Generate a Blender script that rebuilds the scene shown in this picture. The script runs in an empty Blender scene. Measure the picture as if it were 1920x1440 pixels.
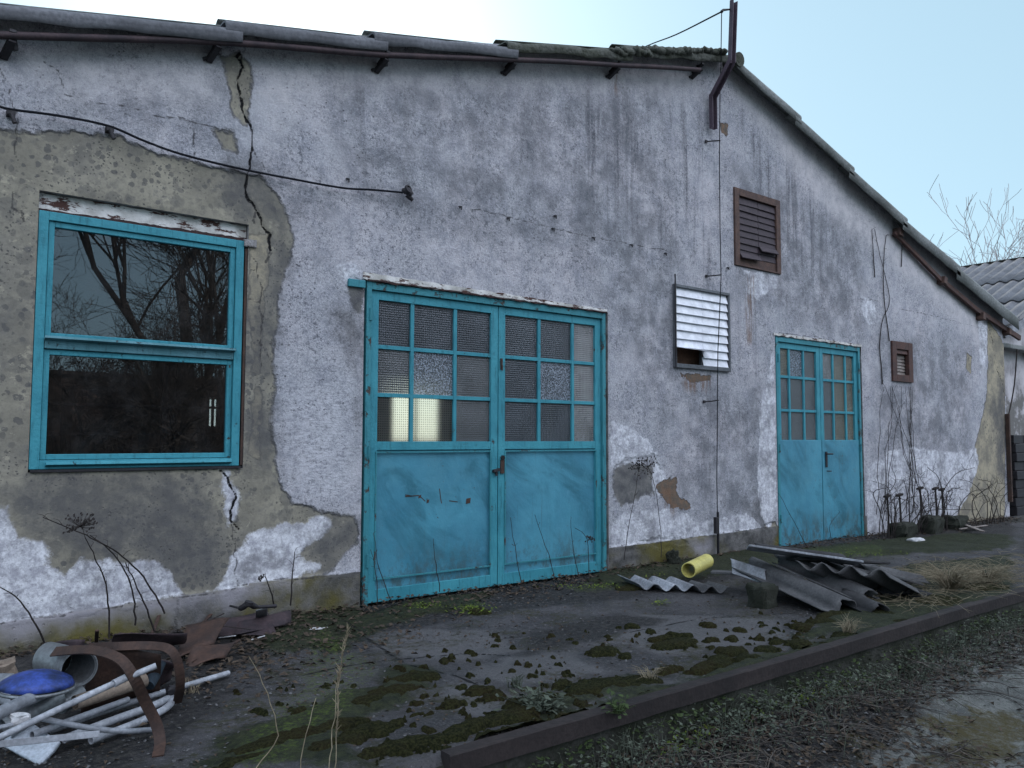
import bpy, math, random
import numpy as np
from mathutils import Vector, Matrix
rad = math.radians
C = bpy.data.collections.new('place'); bpy.context.scene.collection.children.link(C)
scn = bpy.context.scene

# ---------------------------------------------------------------- camera
FPX, YAW, PIT, ROL = 1536.33, .66834779, .06521692, .00291644
D, H = 5.8, 1.32
_F = np.array([math.sin(YAW)*math.cos(PIT), math.cos(YAW)*math.cos(PIT), math.sin(PIT)])
_R = np.array([math.cos(YAW), -math.sin(YAW), 0.]); _U = np.cross(_R, _F)
_R2 = _R*math.cos(ROL)+_U*math.sin(ROL); _U2 = -_R*math.sin(ROL)+_U*math.cos(ROL)
cam_d = bpy.data.cameras.new('camera'); cam = bpy.data.objects.new('camera', cam_d); C.objects.link(cam)
cam_d.sensor_width = 36; cam_d.lens = FPX/1920*36; cam_d.clip_end = 2000; cam_d.clip_start = .05
M = Matrix.Identity(4)
for i in range(3):
    M[i][0] = _R2[i]; M[i][1] = _U2[i]; M[i][2] = -_F[i]
M[0][3], M[1][3], M[2][3] = 0, -D, H
cam.matrix_world = M
scn.camera = cam

# survey helpers: a sight line met with the wall plane, the ground, or a vertical plane
def _ray(px, py): return _F+_R2*(px-960)/FPX+_U2*(720-py)/FPX
def W(px, py, y=0.):
    r = _ray(px, py); t = (D+y)/r[1]; return np.array([0, -D, H])+t*r
def G(px, py, z=0.):
    r = _ray(px, py); t = (z-H)/r[2]; return np.array([0, -D, H])+t*r
def WX(px, py, y=0.): p = W(px, py, y); return (p[0], p[2])

# ---------------------------------------------------------------- world and sun
SUN_EL, SUN_AZ = 27., 23.          # azimuth from +y towards +x: behind the building, to the left of the view
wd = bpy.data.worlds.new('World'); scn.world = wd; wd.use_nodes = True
nt = wd.node_tree; nt.nodes.clear()
sky = nt.nodes.new('ShaderNodeTexSky'); sky.sky_type = 'NISHITA'; sky.sun_disc = False
sky.sun_elevation = rad(SUN_EL); sky.sun_rotation = rad(SUN_AZ)
sky.air_density = 1.0; sky.dust_density = 1.3; sky.ozone_density = 1.6
hs = nt.nodes.new('ShaderNodeHueSaturation'); hs.inputs['Saturation'].default_value = .62
tint = nt.nodes.new('ShaderNodeMix'); tint.data_type = 'RGBA'; tint.blend_type = 'MULTIPLY'; tint.inputs[0].default_value = 1
tint.inputs[7].default_value = (.80, .96, 1.06, 1)
bg = nt.nodes.new('ShaderNodeBackground'); bg.inputs[1].default_value = .12
wo = nt.nodes.new('ShaderNodeOutputWorld')
nt.links.new(sky.outputs[0], hs.inputs['Color']); nt.links.new(hs.outputs[0], tint.inputs[6])
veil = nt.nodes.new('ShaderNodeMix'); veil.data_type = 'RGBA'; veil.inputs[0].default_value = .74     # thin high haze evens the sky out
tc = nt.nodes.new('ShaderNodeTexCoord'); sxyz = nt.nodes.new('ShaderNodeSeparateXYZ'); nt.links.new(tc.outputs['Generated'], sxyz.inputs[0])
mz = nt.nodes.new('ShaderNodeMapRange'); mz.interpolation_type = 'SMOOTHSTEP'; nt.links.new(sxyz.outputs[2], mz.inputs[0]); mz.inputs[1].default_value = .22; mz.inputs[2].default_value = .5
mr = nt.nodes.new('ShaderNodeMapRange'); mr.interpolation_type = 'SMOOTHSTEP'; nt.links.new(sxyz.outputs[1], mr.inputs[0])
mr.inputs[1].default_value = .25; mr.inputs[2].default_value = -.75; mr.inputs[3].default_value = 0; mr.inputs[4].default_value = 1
vc = nt.nodes.new('ShaderNodeMix'); vc.data_type = 'RGBA'; mm = nt.nodes.new('ShaderNodeMath'); mm.operation = 'MULTIPLY'; nt.links.new(mr.outputs[0], mm.inputs[0]); nt.links.new(mz.outputs[0], mm.inputs[1]); nt.links.new(mm.outputs[0], vc.inputs[0])      # added brightness in the unseen sky behind the camera, lights the wall
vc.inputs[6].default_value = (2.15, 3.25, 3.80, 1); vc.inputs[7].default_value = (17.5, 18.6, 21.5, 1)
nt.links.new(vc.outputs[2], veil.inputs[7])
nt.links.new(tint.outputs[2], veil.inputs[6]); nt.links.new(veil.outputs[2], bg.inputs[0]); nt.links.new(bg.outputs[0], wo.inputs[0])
sl = bpy.data.lights.new('sun', 'SUN'); sl.energy = 2.0; sl.angle = rad(2); sl.color = (1, .93, .84)
so = bpy.data.objects.new('sun', sl); C.objects.link(so)
sd = Vector((math.sin(rad(SUN_AZ))*math.cos(rad(SUN_EL)), math.cos(rad(SUN_AZ))*math.cos(rad(SUN_EL)), math.sin(rad(SUN_EL))))
so.rotation_euler = sd.to_track_quat('Z', 'Y').to_euler()
so.location = (5, 10, 20)
scn.view_settings.view_transform = 'Standard'; scn.view_settings.look = 'None'
scn.view_settings.exposure = 0.85; scn.view_settings.gamma = 1
scn.render.engine = 'CYCLES'

# ---------------------------------------------------------------- object helpers
def tag(o, label=None, cat=None, group=None, kind=None):
    if label: o['label'] = label
    if cat: o['category'] = cat
    if group: o['group'] = group
    if kind: o['kind'] = kind
    return o
def empty(name, loc, label=None, cat=None, group=None):
    o = bpy.data.objects.new(name, None); C.objects.link(o); o.location = loc; o.empty_display_size = .2
    tag(o, label, cat, group); return o
class MB:
    def __init__(s): s.v = []; s.f = []; s.m = []; s.sm = []
    def add(s, vs, fs, mi=0, smooth=False):
        b = len(s.v); s.v += [tuple(float(c) for c in v) for v in vs]
        for f in fs: s.f.append([i+b for i in f]); s.m.append(mi); s.sm.append(smooth)
        return s
    def box(s, x0, x1, y0, y1, z0, z1, mi=0):
        vs = [(x, y, z) for x in (x0, x1) for y in (y0, y1) for z in (z0, z1)]
        return s.add(vs, [(0,1,3,2),(4,6,7,5),(0,4,5,1),(2,3,7,6),(0,2,6,4),(1,5,7,3)], mi)
    def obox(s, c, ax, ay, az, mi=0):       # centre and three half axes
        c, ax, ay, az = map(np.array, (c, ax, ay, az))
        vs = [c+i*ax+j*ay+k*az for i in (-1,1) for j in (-1,1) for k in (-1,1)]
        return s.add(vs, [(0,1,3,2),(4,6,7,5),(0,4,5,1),(2,3,7,6),(0,2,6,4),(1,5,7,3)], mi)
    def bar(s, p, q, w, t, up=(0,0,1), mi=0):     # rectangular bar from p to q
        p, q = np.array(p, float), np.array(q, float); d = q-p; L = np.linalg.norm(d); d /= L
        u = np.array(up, float); u = u-d*(u@d)
        if np.linalg.norm(u) < 1e-6: u = np.array((1., 0, 0)); u = u-d*(u@d)
        u /= np.linalg.norm(u); r = np.cross(d, u)
        return s.obox((p+q)/2, d*L/2, r*w/2, u*t/2, mi)
    def tube(s, pts, r, n=8, cap=True, mi=0, smooth=True):
        pts = [np.array(p, float) for p in pts]; k = len(pts)
        rs = r if hasattr(r, '__len__') else [r]*k
        vs = []; u = None
        for i, p in enumerate(pts):
            d = pts[min(i+1, k-1)]-pts[max(i-1, 0)]; d = d/(np.linalg.norm(d)+1e-9)
            if u is None:
                a = np.array((0, 0, 1.)) if abs(d[2]) < .9 else np.array((1., 0, 0)); u = np.cross(d, a)
            u = u-d*(u@d); u /= (np.linalg.norm(u)+1e-9); w = np.cross(d, u)
            for j in range(n):
                a = 2*math.pi*j/n; vs.append(p+rs[i]*(math.cos(a)*u+math.sin(a)*w))
        fs = [(i*n+j, i*n+(j+1) % n, (i+1)*n+(j+1) % n, (i+1)*n+j) for i in range(k-1) for j in range(n)]
        s.add(vs, fs, mi, smooth)
        if cap: s.add(vs[:n][::-1], [tuple(range(n))], mi); s.add(vs[-n:], [tuple(range(n))], mi)
        return s
    def pipe(s, pts, r, t, n=20, mi=0):             # open hollow pipe with wall thickness
        k = len(pts); a = MB().tube(pts, r, n, False); b = MB().tube(pts, (np.array(r)-t if hasattr(r, '__len__') else r-t), n, False)
        s.add(a.v, a.f, mi, True); s.add(b.v, [f[::-1] for f in b.f], mi, True)
        for e in (0, (k-1)*n):
            vs = a.v[e:e+n]+b.v[e:e+n]; s.add(vs, [(j, (j+1) % n, n+(j+1) % n, n+j) for j in range(n)], mi)
        return s
    def ribbon(s, pts, wdirs, w, t, mi=0):          # flat strap: width w along wdir, thickness t
        pts = [np.array(p, float) for p in pts]; k = len(pts); vs = []
        for i, p in enumerate(pts):
            d = pts[min(i+1, k-1)]-pts[max(i-1, 0)]; d /= np.linalg.norm(d)
            wd_ = np.array(wdirs[i] if hasattr(wdirs[0], '__len__') else wdirs, float); wd_ = wd_-d*(wd_@d); wd_ /= np.linalg.norm(wd_)
            n_ = np.cross(d, wd_); ww = w[i] if hasattr(w, '__len__') else w
            for a, b in ((-1,-1),(1,-1),(1,1),(-1,1)): vs.append(p+wd_*a*ww/2+n_*b*t/2)
        fs = [(i*4+j, i*4+(j+1) % 4, (i+1)*4+(j+1) % 4, (i+1)*4+j) for i in range(k-1) for j in range(4)]
        fs += [(3,2,1,0), tuple((k-1)*4+j for j in range(4))]
        return s.add(vs, fs, mi)
    def grid(s, fn, nu, nv, mi=0, smooth=True):
        vs = [fn(i/nu, j/nv) for i in range(nu+1) for j in range(nv+1)]
        fs = [(i*(nv+1)+j, (i+1)*(nv+1)+j, (i+1)*(nv+1)+j+1, i*(nv+1)+j+1) for i in range(nu) for j in range(nv)]
        return s.add(vs, fs, mi, smooth)
    def build(s, name, mats, parent=None, bevel=0, solid=0, origin=None):
        me = bpy.data.meshes.new(name)
        o = bpy.data.objects.new(name, me); C.objects.link(o)
        off = np.zeros(3)
        if parent is not None:
            p = parent; off = np.zeros(3)
            while p is not None: off += np.array(p.location); p = p.parent
        elif origin is not None: off = np.array(origin, float); o.location = origin
        me.from_pydata([tuple(np.array(v)-off) for v in s.v], [], s.f)
        for m in (mats if isinstance(mats, (list, tuple)) else [mats]): me.materials.append(m)
        me.polygons.foreach_set('material_index', s.m); me.polygons.foreach_set('use_smooth', s.sm); me.update()
        if parent is not None: o.parent = parent
        if solid: md = o.modifiers.new('solid', 'SOLIDIFY'); md.thickness = solid; md.offset = 0
        if bevel:
            md = o.modifiers.new('bevel', 'BEVEL'); md.width = bevel; md.segments = 2; md.limit_method = 'ANGLE'; md.angle_limit = rad(40)
        return o
def part(name, mb, mats, parent, **k): return mb.build(name, mats, parent, **k)
def thing(name, mb, mats, label, cat, group=None, origin=None, **k):
    if origin is None:
        a = np.array(mb.v); origin = (a[:,0].mean(), a[:,1].mean(), a[:,2].min())
    return tag(mb.build(name, mats, None, origin=origin, **k), label, cat, group)
def smoothpts(pts, n=6):                            # Catmull-Rom through points
    P = [np.array(p, float) for p in pts]; P = [2*P[0]-P[1]]+P+[2*P[-1]-P[-2]]; out = []
    for i in range(1, len(P)-2):
        for j in range(n):
            t = j/n; a, b, c, d = P[i-1:i+3]
            out.append(.5*((2*b)+(-a+c)*t+(2*a-5*b+4*c-d)*t*t+(-a+3*b-3*c+d)*t**3))
    out.append(P[-2]); return out

# ---------------------------------------------------------------- numpy noise and outlines
_rs = np.random.RandomState(7); _tab = _rs.rand(256, 256)
def vnoise(x, y):
    xi = np.floor(x).astype(int); yi = np.floor(y).astype(int); fx = x-xi; fy = y-yi
    fx = fx*fx*(3-2*fx); fy = fy*fy*(3-2*fy); a = lambda i, j: _tab[(xi+i) & 255, (yi+j) & 255]
    return (a(0,0)*(1-fx)+a(1,0)*fx)*(1-fy)+(a(0,1)*(1-fx)+a(1,1)*fx)*fy
def fbm(x, y, o=4):
    s = 0; a = .5; t = 0
    for i in range(o): s = s+a*vnoise(x*2**i+17.3*i, y*2**i+9.1*i); t += a; a *= .5
    return s/t
def sd_poly(X, Y, P, closed=True):                  # signed distance, positive inside
    P = np.array(P, float); n = len(P); d = np.full(X.shape, 1e9); ins = np.zeros(X.shape, bool)
    for i in range(n if closed else n-1):
        a, b = P[i], P[(i+1) % n]; e = b-a; wx, wy = X-a[0], Y-a[1]
        t = np.clip((wx*e[0]+wy*e[1])/(e@e+1e-12), 0, 1); d = np.minimum(d, (wx-e[0]*t)**2+(wy-e[1]*t)**2)
        if closed and abs(e[1]) > 1e-9:
            c = ((a[1] > Y) != (b[1] > Y)) & (X < e[0]*(Y-a[1])/e[1]+a[0]); ins ^= c
    d = np.sqrt(d); return np.where(ins, d, -d) if closed else -d
def wpoly(l): return [WX(*p) for p in l]
def gpoly(l, z=0): return [tuple(G(p[0], p[1], z)[:2]) for p in l]
def union(X, Y, polys, closed=True):
    s = np.full(X.shape, -1e9)
    for p in polys: s = np.maximum(s, sd_poly(X, Y, p, closed))
    return np.clip(s, -.6, .6)
def gridmesh(name, xs, ys, keep, pos, attrs, mats):  # dense sheet with stain maps as attributes
    nx, ny = len(xs), len(ys)
    X, Y = np.meshgrid(xs, ys, indexing='ij')
    idx = np.arange(nx*ny).reshape(nx, ny)
    q = np.stack([idx[:-1,:-1], idx[1:,:-1], idx[1:,1:], idx[:-1,1:]], -1)
    q = q[keep]
    used = np.unique(q); remap = np.full(nx*ny, -1); remap[used] = np.arange(len(used)); q = remap[q]
    V = pos.reshape(-1, 3)[used]
    return V, q, {k: v.reshape(-1)[used] for k, v in attrs.items()}
def mesh_from(name, V, Q, attrs, mats, extra=None, smooth=True):
    me = bpy.data.meshes.new(name); nv = len(V)
    fl = Q.tolist(); vl = V.tolist(); n0 = len(fl)
    if extra: vl += [list(v) for v in extra.v]; fl += [[i+nv for i in f] for f in extra.f]
    me.from_pydata(vl, [], fl)
    for m in mats: me.materials.append(m)
    mi = [0]*n0+([1]*(len(fl)-n0)); sm = [smooth]*n0+[False]*(len(fl)-n0)
    me.polygons.foreach_set('material_index', mi); me.polygons.foreach_set('use_smooth', sm)
    for k, a in attrs.items():
        at = me.attributes.new(k, 'FLOAT', 'POINT'); full = np.full(len(vl), -.6, np.float32); full[:nv] = a
        at.data.foreach_set('value', full)
    me.update(); o = bpy.data.objects.new(name, me); C.objects.link(o); return o

# ---------------------------------------------------------------- material helpers
class Mat:
    def __init__(s, name):
        s.m = bpy.data.materials.new(name); s.m.use_nodes = True; s.t = s.m.node_tree; s.t.nodes.clear()
        s.out = s.t.nodes.new('ShaderNodeOutputMaterial')
        s.co = s.t.nodes.new('ShaderNodeTexCoord').outputs['Object']
    def n(s, ty, **k):
        nd = s.t.nodes.new(ty)
        for a, b in k.items(): setattr(nd, a, b)
        return nd
    def link(s, v, sock):
        if hasattr(v, 'is_output'): s.t.links.new(v, sock)
        elif v is not None: sock.default_value = v
    def math(s, op, a, b=0., c=None, clamp=False):
        nd = s.n('ShaderNodeMath', operation=op, use_clamp=clamp); s.link(a, nd.inputs[0]); s.link(b, nd.inputs[1])
        if c is not None: s.link(c, nd.inputs[2])
        return nd.outputs[0]
    def pos(s):
        return s.n('ShaderNodeNewGeometry').outputs['Position']
    def scale(s, vec, sc):
        nd = s.n('ShaderNodeVectorMath', operation='MULTIPLY'); s.link(vec, nd.inputs[0]); nd.inputs[1].default_value = sc; return nd.outputs[0]
    def noise(s, sc, det=4, rough=.55, vec=None, dist=0.):
        nd = s.n('ShaderNodeTexNoise'); s.link(vec if vec is not None else s.co, nd.inputs['Vector'])
        nd.inputs['Scale'].default_value = sc; nd.inputs['Detail'].default_value = det; nd.inputs['Roughness'].default_value = rough; nd.inputs['Distortion'].default_value = dist
        return nd.outputs['Fac']
    def voro(s, sc, vec=None, feat='F1', rnd=1.):
        nd = s.n('ShaderNodeTexVoronoi', feature=feat); s.link(vec if vec is not None else s.co, nd.inputs['Vector'])
        nd.inputs['Scale'].default_value = sc; nd.inputs['Randomness'].default_value = rnd; return nd.outputs['Distance']
    def ramp(s, v, lo, hi, a=0., b=1.):
        nd = s.n('ShaderNodeMapRange', interpolation_type='SMOOTHSTEP'); s.link(v, nd.inputs[0])
        nd.inputs[1].default_value = lo; nd.inputs[2].default_value = hi; nd.inputs[3].default_value = a; nd.inputs[4].default_value = b
        return nd.outputs[0]
    def mix(s, f, a, b, mode='MIX'):
        nd = s.n('ShaderNodeMix', data_type='RGBA', blend_type=mode); s.link(f, nd.inputs[0])
        for v, k in ((a, 6), (b, 7)): s.link((*v, 1) if isinstance(v, tuple) and len(v) == 3 else v, nd.inputs[k])
        return nd.outputs[2]
    def attr(s, name):
        return s.n('ShaderNodeAttribute', attribute_name=name).outputs['Fac']
    def mask(s, name, amp, sc, soft=.01, det=5, vec=None, off=0.):   # ragged-edged region from an outline map
        nz = s.noise(sc, det, .65, vec); v = s.math('MULTIPLY_ADD', s.math('SUBTRACT', nz, .5), amp, s.attr(name))
        return s.ramp(v, -soft+off, soft+off)
    def bump(s, h, dist, strength=1., nrm=None):
        nd = s.n('ShaderNodeBump'); s.link(h, nd.inputs['Height']); nd.inputs['Distance'].default_value = dist; nd.inputs['Strength'].default_value = strength
        if nrm is not None: s.link(nrm, nd.inputs['Normal'])
        return nd.outputs[0]
    def finish(s, col, rough=.8, nrm=None, metal=0., spec=.4, alpha=None, trans=0., ior=1.45):
        p = s.n('ShaderNodeBsdfPrincipled'); s.link((*col, 1) if isinstance(col, tuple) and len(col) == 3 else col, p.inputs['Base Color'])
        s.link(rough, p.inputs['Roughness']); s.link(metal, p.inputs['Metallic']); s.link(spec, p.inputs['Specular IOR Level'])
        s.link(trans, p.inputs['Transmission Weight']); p.inputs['IOR'].default_value = ior
        if nrm is not None: s.link(nrm, p.inputs['Normal'])
        s.t.links.new(p.outputs[0], s.out.inputs['Surface']); return s.m

def worn(name, col, dark, sc=6., rough=.8, metal=0., spec=.4, amt=.6, bumpd=.002, fine=60.):   # generic weathered surface
    m = Mat(name); g = m.pos(); a = m.noise(sc, 6, .6, g); b = m.noise(fine, 3, .6, g)
    f = m.ramp(a, .5-.18, .5+.18, 0, amt)
    c = m.mix(f, col, dark); c = m.mix(m.ramp(b, .3, .7, 0, .5), c, tuple(x*.62 for x in dark))
    return m.finish(c, rough, m.bump(b, bumpd), metal, spec)

MAT = {}
def wall_material():
    m = Mat('lime_render'); P = m.pos()
    big = m.noise(.9, 5, .6, P); med = m.noise(4.5, 6, .65, P); fine = m.noise(55, 4, .75, P); grit = m.noise(150, 2, .6, P)
    # rough-cast mauve grey coat
    c = m.mix(m.ramp(big, .35, .65), (.37, .38, .41), (.50, .48, .51))
    c = m.mix(m.ramp(med, .42, .68, 0, .65), c, (.235, .245, .29))
    c = m.mix(m.ramp(fine, .42, .66, 0, .7), c, (.56, .55, .61))
    c = m.mix(m.ramp(grit, .54, .74, 0, .7), c, (.15, .15, .18))
    sp = m.math('MULTIPLY', m.ramp(m.noise(20, 7, .95, P), .525, .56), m.ramp(m.noise(1.7, 5, .75, P), .38, .56)); c = m.mix(m.math('MULTIPLY', sp, .9), c, (.085, .09, .108))
    sp2 = m.math('MULTIPLY', m.ramp(m.noise(50, 5, .95, P), .53, .57), m.ramp(m.noise(2.1, 5, .75, P), .42, .58)); c = m.mix(m.math('MULTIPLY', sp2, .85), c, (.13, .135, .16))
    pk = m.math('MULTIPLY', m.ramp(m.noise(36, 6, .95, P), .575, .61), m.ramp(m.noise(2.6, 4, .7, m.scale(P, (1, 1, .7))), .45, .6)); c = m.mix(m.math('MULTIPLY', pk, .75), c, (.72, .72, .75))
    bl = m.ramp(m.noise(7, 7, .8, P), .48, .64, 0, .6); c = m.mix(bl, c, (.22, .23, .265))
    # vertical run-off streaks
    st = m.noise(1, 5, .6, m.scale(P, (9, 9, .55))); stm = m.math('MULTIPLY', m.ramp(st, .47, .68), m.ramp(m.attr('streak'), -.25, .35))
    stm = m.math('MULTIPLY', stm, m.ramp(m.noise(38, 4, .7, P), .3, .6, .25, 1))
    c = m.mix(m.math('MULTIPLY', stm, .85), c, (.062, .064, .078))
    gm = m.math('MULTIPLY', m.ramp(m.attr('grime'), -.3, .3), m.ramp(m.noise(3, 6, .7, P), .35, .65)); c = m.mix(m.math('MULTIPLY', gm, .7), c, (.105, .11, .125))
    # pits and specks
    pv = m.voro(21, P); pit = m.math('MULTIPLY', m.ramp(pv, .17, .10), m.ramp(m.noise(2.2, 3, .6, P), .48, .62)); c = m.mix(m.math('MULTIPLY', pit, .75), c, (.05, .05, .06))
    fl = m.math('MULTIPLY', m.ramp(m.noise(30, 5, .8, P), .63, .70), m.ramp(m.noise(1.6, 3, .6, m.scale(P, (2, 2, .6))), .48, .6)); c = m.mix(m.math('MULTIPLY', fl, .8), c, (.62, .62, .66))
    # clean light bands just under the verge
    cl = m.mask('clean', .35, 2.5, .22, vec=P); c = m.mix(m.math('MULTIPLY', cl, m.ramp(m.noise(6, 6, .75, P), .35, .6, .9, .35)), c, (.55, .53, .55))
    sc_ = m.math('MULTIPLY', m.ramp(m.attr('scrape'), -.12, .2), m.ramp(m.noise(1, 6, .8, m.scale(P, (16, 16, 42))), .42, .6)); c = m.mix(m.math('MULTIPLY', sc_, .8), c, (.56, .56, .61))
    # bare ochre-grey undercoat with lichen rounds
    be = m.mask('beige', .20, 4.5, .018, 9, P)
    bc = m.mix(m.ramp(m.noise(2.4, 6, .6, P), .35, .65), (.20, .187, .155), (.315, .292, .235))
    bc = m.mix(m.ramp(m.noise(1.1, 4, .6, P), .45, .72, 0, .7), bc, (.145, .14, .135))
    nzc = m.n('ShaderNodeTexNoise'); m.link(P, nzc.inputs['Vector']); nzc.inputs['Scale'].default_value = 13; nzc.inputs['Detail'].default_value = 5; nzc.inputs['Roughness'].default_value = .7
    wob = m.n('ShaderNodeVectorMath', operation='ADD'); m.link(P, wob.inputs[0]); m.link(m.scale(nzc.outputs['Color'], (.055, .055, .055)), wob.inputs[1]); PW = wob.outputs[0]
    l1 = m.ramp(m.voro(7, PW), .42, .36); l2 = m.ramp(m.voro(17, PW), .36, .28); l3 = m.ramp(m.voro(38, PW), .30, .2); dens = m.ramp(m.noise(1.7, 3, .5, P), .42, .6)
    bc = m.mix(m.math('MULTIPLY', m.math('MULTIPLY', l1, m.ramp(m.noise(2.9, 3, .6, P), .42, .54)), .6), bc, (.135, .13, .12)); bc = m.mix(m.math('MULTIPLY', m.math('MULTIPLY', l3, m.ramp(m.noise(2.3, 4, .6, P), .44, .56)), .8), bc, (.06, .06, .062))
    bc = m.mix(m.math('MULTIPLY', m.math('MULTIPLY', l2, dens), .7), bc, (.075, .075, .08))
    bc = m.mix(m.ramp(m.noise(30, 4, .7, P), .45, .7, 0, .55), bc, (.14, .13, .115)); bc = m.mix(m.ramp(m.noise(7, 6, .75, P), .54, .68, 0, .7), bc, (.14, .135, .13)); bc = m.mix(m.ramp(m.noise(6, 6, .7, m.scale(P, (1, 1, 1.3))), .58, .62, 0, .5), bc, (.40, .37, .29))
    c = m.mix(be, c, bc)
    rim = m.math('MULTIPLY', m.math('MULTIPLY', be, m.math('SUBTRACT', 1., be)), m.ramp(m.noise(8, 5, .7, P), .4, .55, .4, 3.6)); c = m.mix(m.math('MULTIPLY', rim, .8, clamp=True), c, (.07, .07, .075))
    ce = m.mask('cement', .22, 5, .02, 6, P); cc = m.mix(m.ramp(m.noise(7, 6, .6, P), .35, .65), (.10, .10, .108), (.19, .185, .18)); c = m.mix(ce, c, cc)
    oc = m.mask('ochre', .16, 6, .012, 8, P); occ = m.mix(m.ramp(m.noise(3.3, 7, .75, P), .38, .62), (.35, .31, .23), (.19, .175, .145)); occ = m.mix(m.ramp(m.noise(12, 5, .7, P), .52, .66, 0, .6), occ, (.16, .15, .13))
    occ = m.mix(m.math('MULTIPLY', m.ramp(m.voro(14, P), .28, .2), dens), occ, (.12, .11, .1)); c = m.mix(oc, c, occ); c = m.mix(m.math('MULTIPLY', m.math('MULTIPLY', oc, m.math('SUBTRACT', 1., oc)), 2.6, clamp=True), c, (.09, .085, .08))
    da = m.mask('damp', .8, 2.6, .14, 8, P); c = m.mix(m.math('MULTIPLY', da, m.ramp(m.noise(5, 6, .75, P), .3, .6, .45, .85)), c, (.085, .085, .09))
    wh = m.mask('white', .20, 6, .016, 9, P); whc = m.mix(m.ramp(m.noise(11, 8, .8, P), .38, .62), (.74, .75, .80), (.36, .36, .41)); whc = m.mix(m.ramp(m.noise(2.9, 6, .75, P), .46, .64, 0, .85), whc, (.19, .19, .21)); whc = m.mix(m.ramp(m.noise(40, 4, .7, P), .5, .7, 0, .6), whc, (.2, .2, .23))
    c = m.mix(m.math('MULTIPLY', wh, .93), c, whc)
    br = m.mask('brick', .17, 9, .004, 8, P); c = m.mix(br, c, m.mix(m.ramp(m.noise(14, 4, .6, P), .35, .65), (.19, .125, .09), (.115, .10, .085)))
    pl = m.mask('plinth', .03, 6, .006, 4, P); plc = m.mix(m.ramp(m.noise(5, 6, .7, P), .35, .65), (.055, .055, .055), (.15, .145, .145)); plc = m.mix(m.ramp(m.noise(1.3, 5, .6, P), .42, .62), plc, (.105, .092, .03)); plc = m.mix(m.mask('plinthlight', .3, 4, .1, 5, P), plc, (.27, .26, .285)); c = m.mix(pl, c, plc)
    ru = m.math('MULTIPLY', m.ramp(m.attr('rust'), -.09, .05), m.ramp(m.noise(1, 5, .6, m.scale(P, (26, 26, 3))), .42, .62)); c = m.mix(m.math('MULTIPLY', ru, .75), c, (.16, .09, .055))
    cr = m.ramp(m.math('MULTIPLY_ADD', m.math('SUBTRACT', m.noise(9, 5, .7, P), .5), .03, m.attr('crack')), -.0105, -.004); c = m.mix(cr, c, (.012, .012, .014))
    ch = m.ramp(m.math('MULTIPLY_ADD', m.math('SUBTRACT', m.noise(30, 4, .7, P), .5), .016, m.attr('hair')), -.0085, -.002, 0, .8); c = m.mix(ch, c, (.04, .038, .04))
    # relief
    h = m.math('MULTIPLY', fine, m.math('SUBTRACT', 1.0, m.math('MULTIPLY', m.math('MAXIMUM', be, oc), .8)))
    h = m.math('SUBTRACT', m.math('MULTIPLY', h, .8), m.math('MULTIPLY', m.math('MAXIMUM', be, m.math('MAXIMUM', oc, ce)), 1.3))
    h = m.math('SUBTRACT', h, m.math('MULTIPLY', br, 3.)); h = m.math('SUBTRACT', h, m.math('MULTIPLY', cr, 3.)); h = m.math('SUBTRACT', h, m.math('MULTIPLY', pit, .6))
    h = m.math('ADD', h, m.math('MULTIPLY', wh, .25)); h = m.math('ADD', h, m.math('MULTIPLY', med, 1.2))
    return m.finish(c, .92, m.bump(h, .012, .9), spec=.2)
MAT['wall'] = wall_material()
MAT['inner'] = worn('inner_plaster', (.5, .47, .38), (.3, .28, .22), 2)
MAT['reveal'] = worn('reveal_plaster', (.34, .33, .34), (.10, .09, .085), 7, amt=.9, bumpd=.006)

def blue_paint():
    m = Mat('blue_paint'); P = m.pos()
    c = m.mix(m.ramp(m.noise(1.7, 5, .6, P), .3, .7), (.045, .19, .275), (.068, .265, .36))
    br = m.noise(1, 5, .65, m.n('ShaderNodeVectorRotate', rotation_type='Y_AXIS').outputs[0])
    vr = m.n('ShaderNodeVectorRotate', rotation_type='Y_AXIS'); m.link(P, vr.inputs['Vector']); vr.inputs['Angle'].default_value = rad(50)
    sm = m.noise(1.25, 5, .6, m.scale(vr.outputs[0], (1.9, 1, .8)), 1.2)
    c = m.mix(m.ramp(sm, .46, .70, 0, .8), c, (.02, .11, .155))
    c = m.mix(m.ramp(m.noise(11, 5, .7, P), .58, .78, 0, .45), c, (.10, .30, .40))
    c = m.mix(m.ramp(m.noise(1.1, 6, .7, m.scale(P, (1, 1, .8))), .5, .64, 0, .65), c, (.07, .235, .31))
    sz = m.n('ShaderNodeSeparateXYZ'); m.link(P, sz.inputs[0])
    mud = m.math('MULTIPLY', m.ramp(sz.outputs[2], .55, .05), m.ramp(m.noise(9, 7, .8, m.scale(P, (1, 1, .6))), .42, .62)); c = m.mix(m.math('MULTIPLY', mud, .75), c, (.05, .055, .045))
    dr = m.math('MULTIPLY', m.ramp(m.noise(1, 5, .7, m.scale(P, (30, 30, 1.2))), .56, .68), m.ramp(m.noise(2.3, 3, .6, P), .45, .6)); c = m.mix(m.math('MULTIPLY', dr, .4), c, (.05, .10, .11))
    chip = m.math('MULTIPLY', m.ramp(m.noise(19, 6, .8, P), .62, .65), m.ramp(m.noise(1.9, 3, .6, P), .49, .58))
    c = m.mix(chip, c, (.07, .045, .035))
    return m.finish(c, m.ramp(m.noise(8, 3, .5, P), .3, .7, .42, .65), m.bump(m.noise(20, 4, .6, P), .003), spec=.4)
MAT['blue'] = blue_paint()
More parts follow.
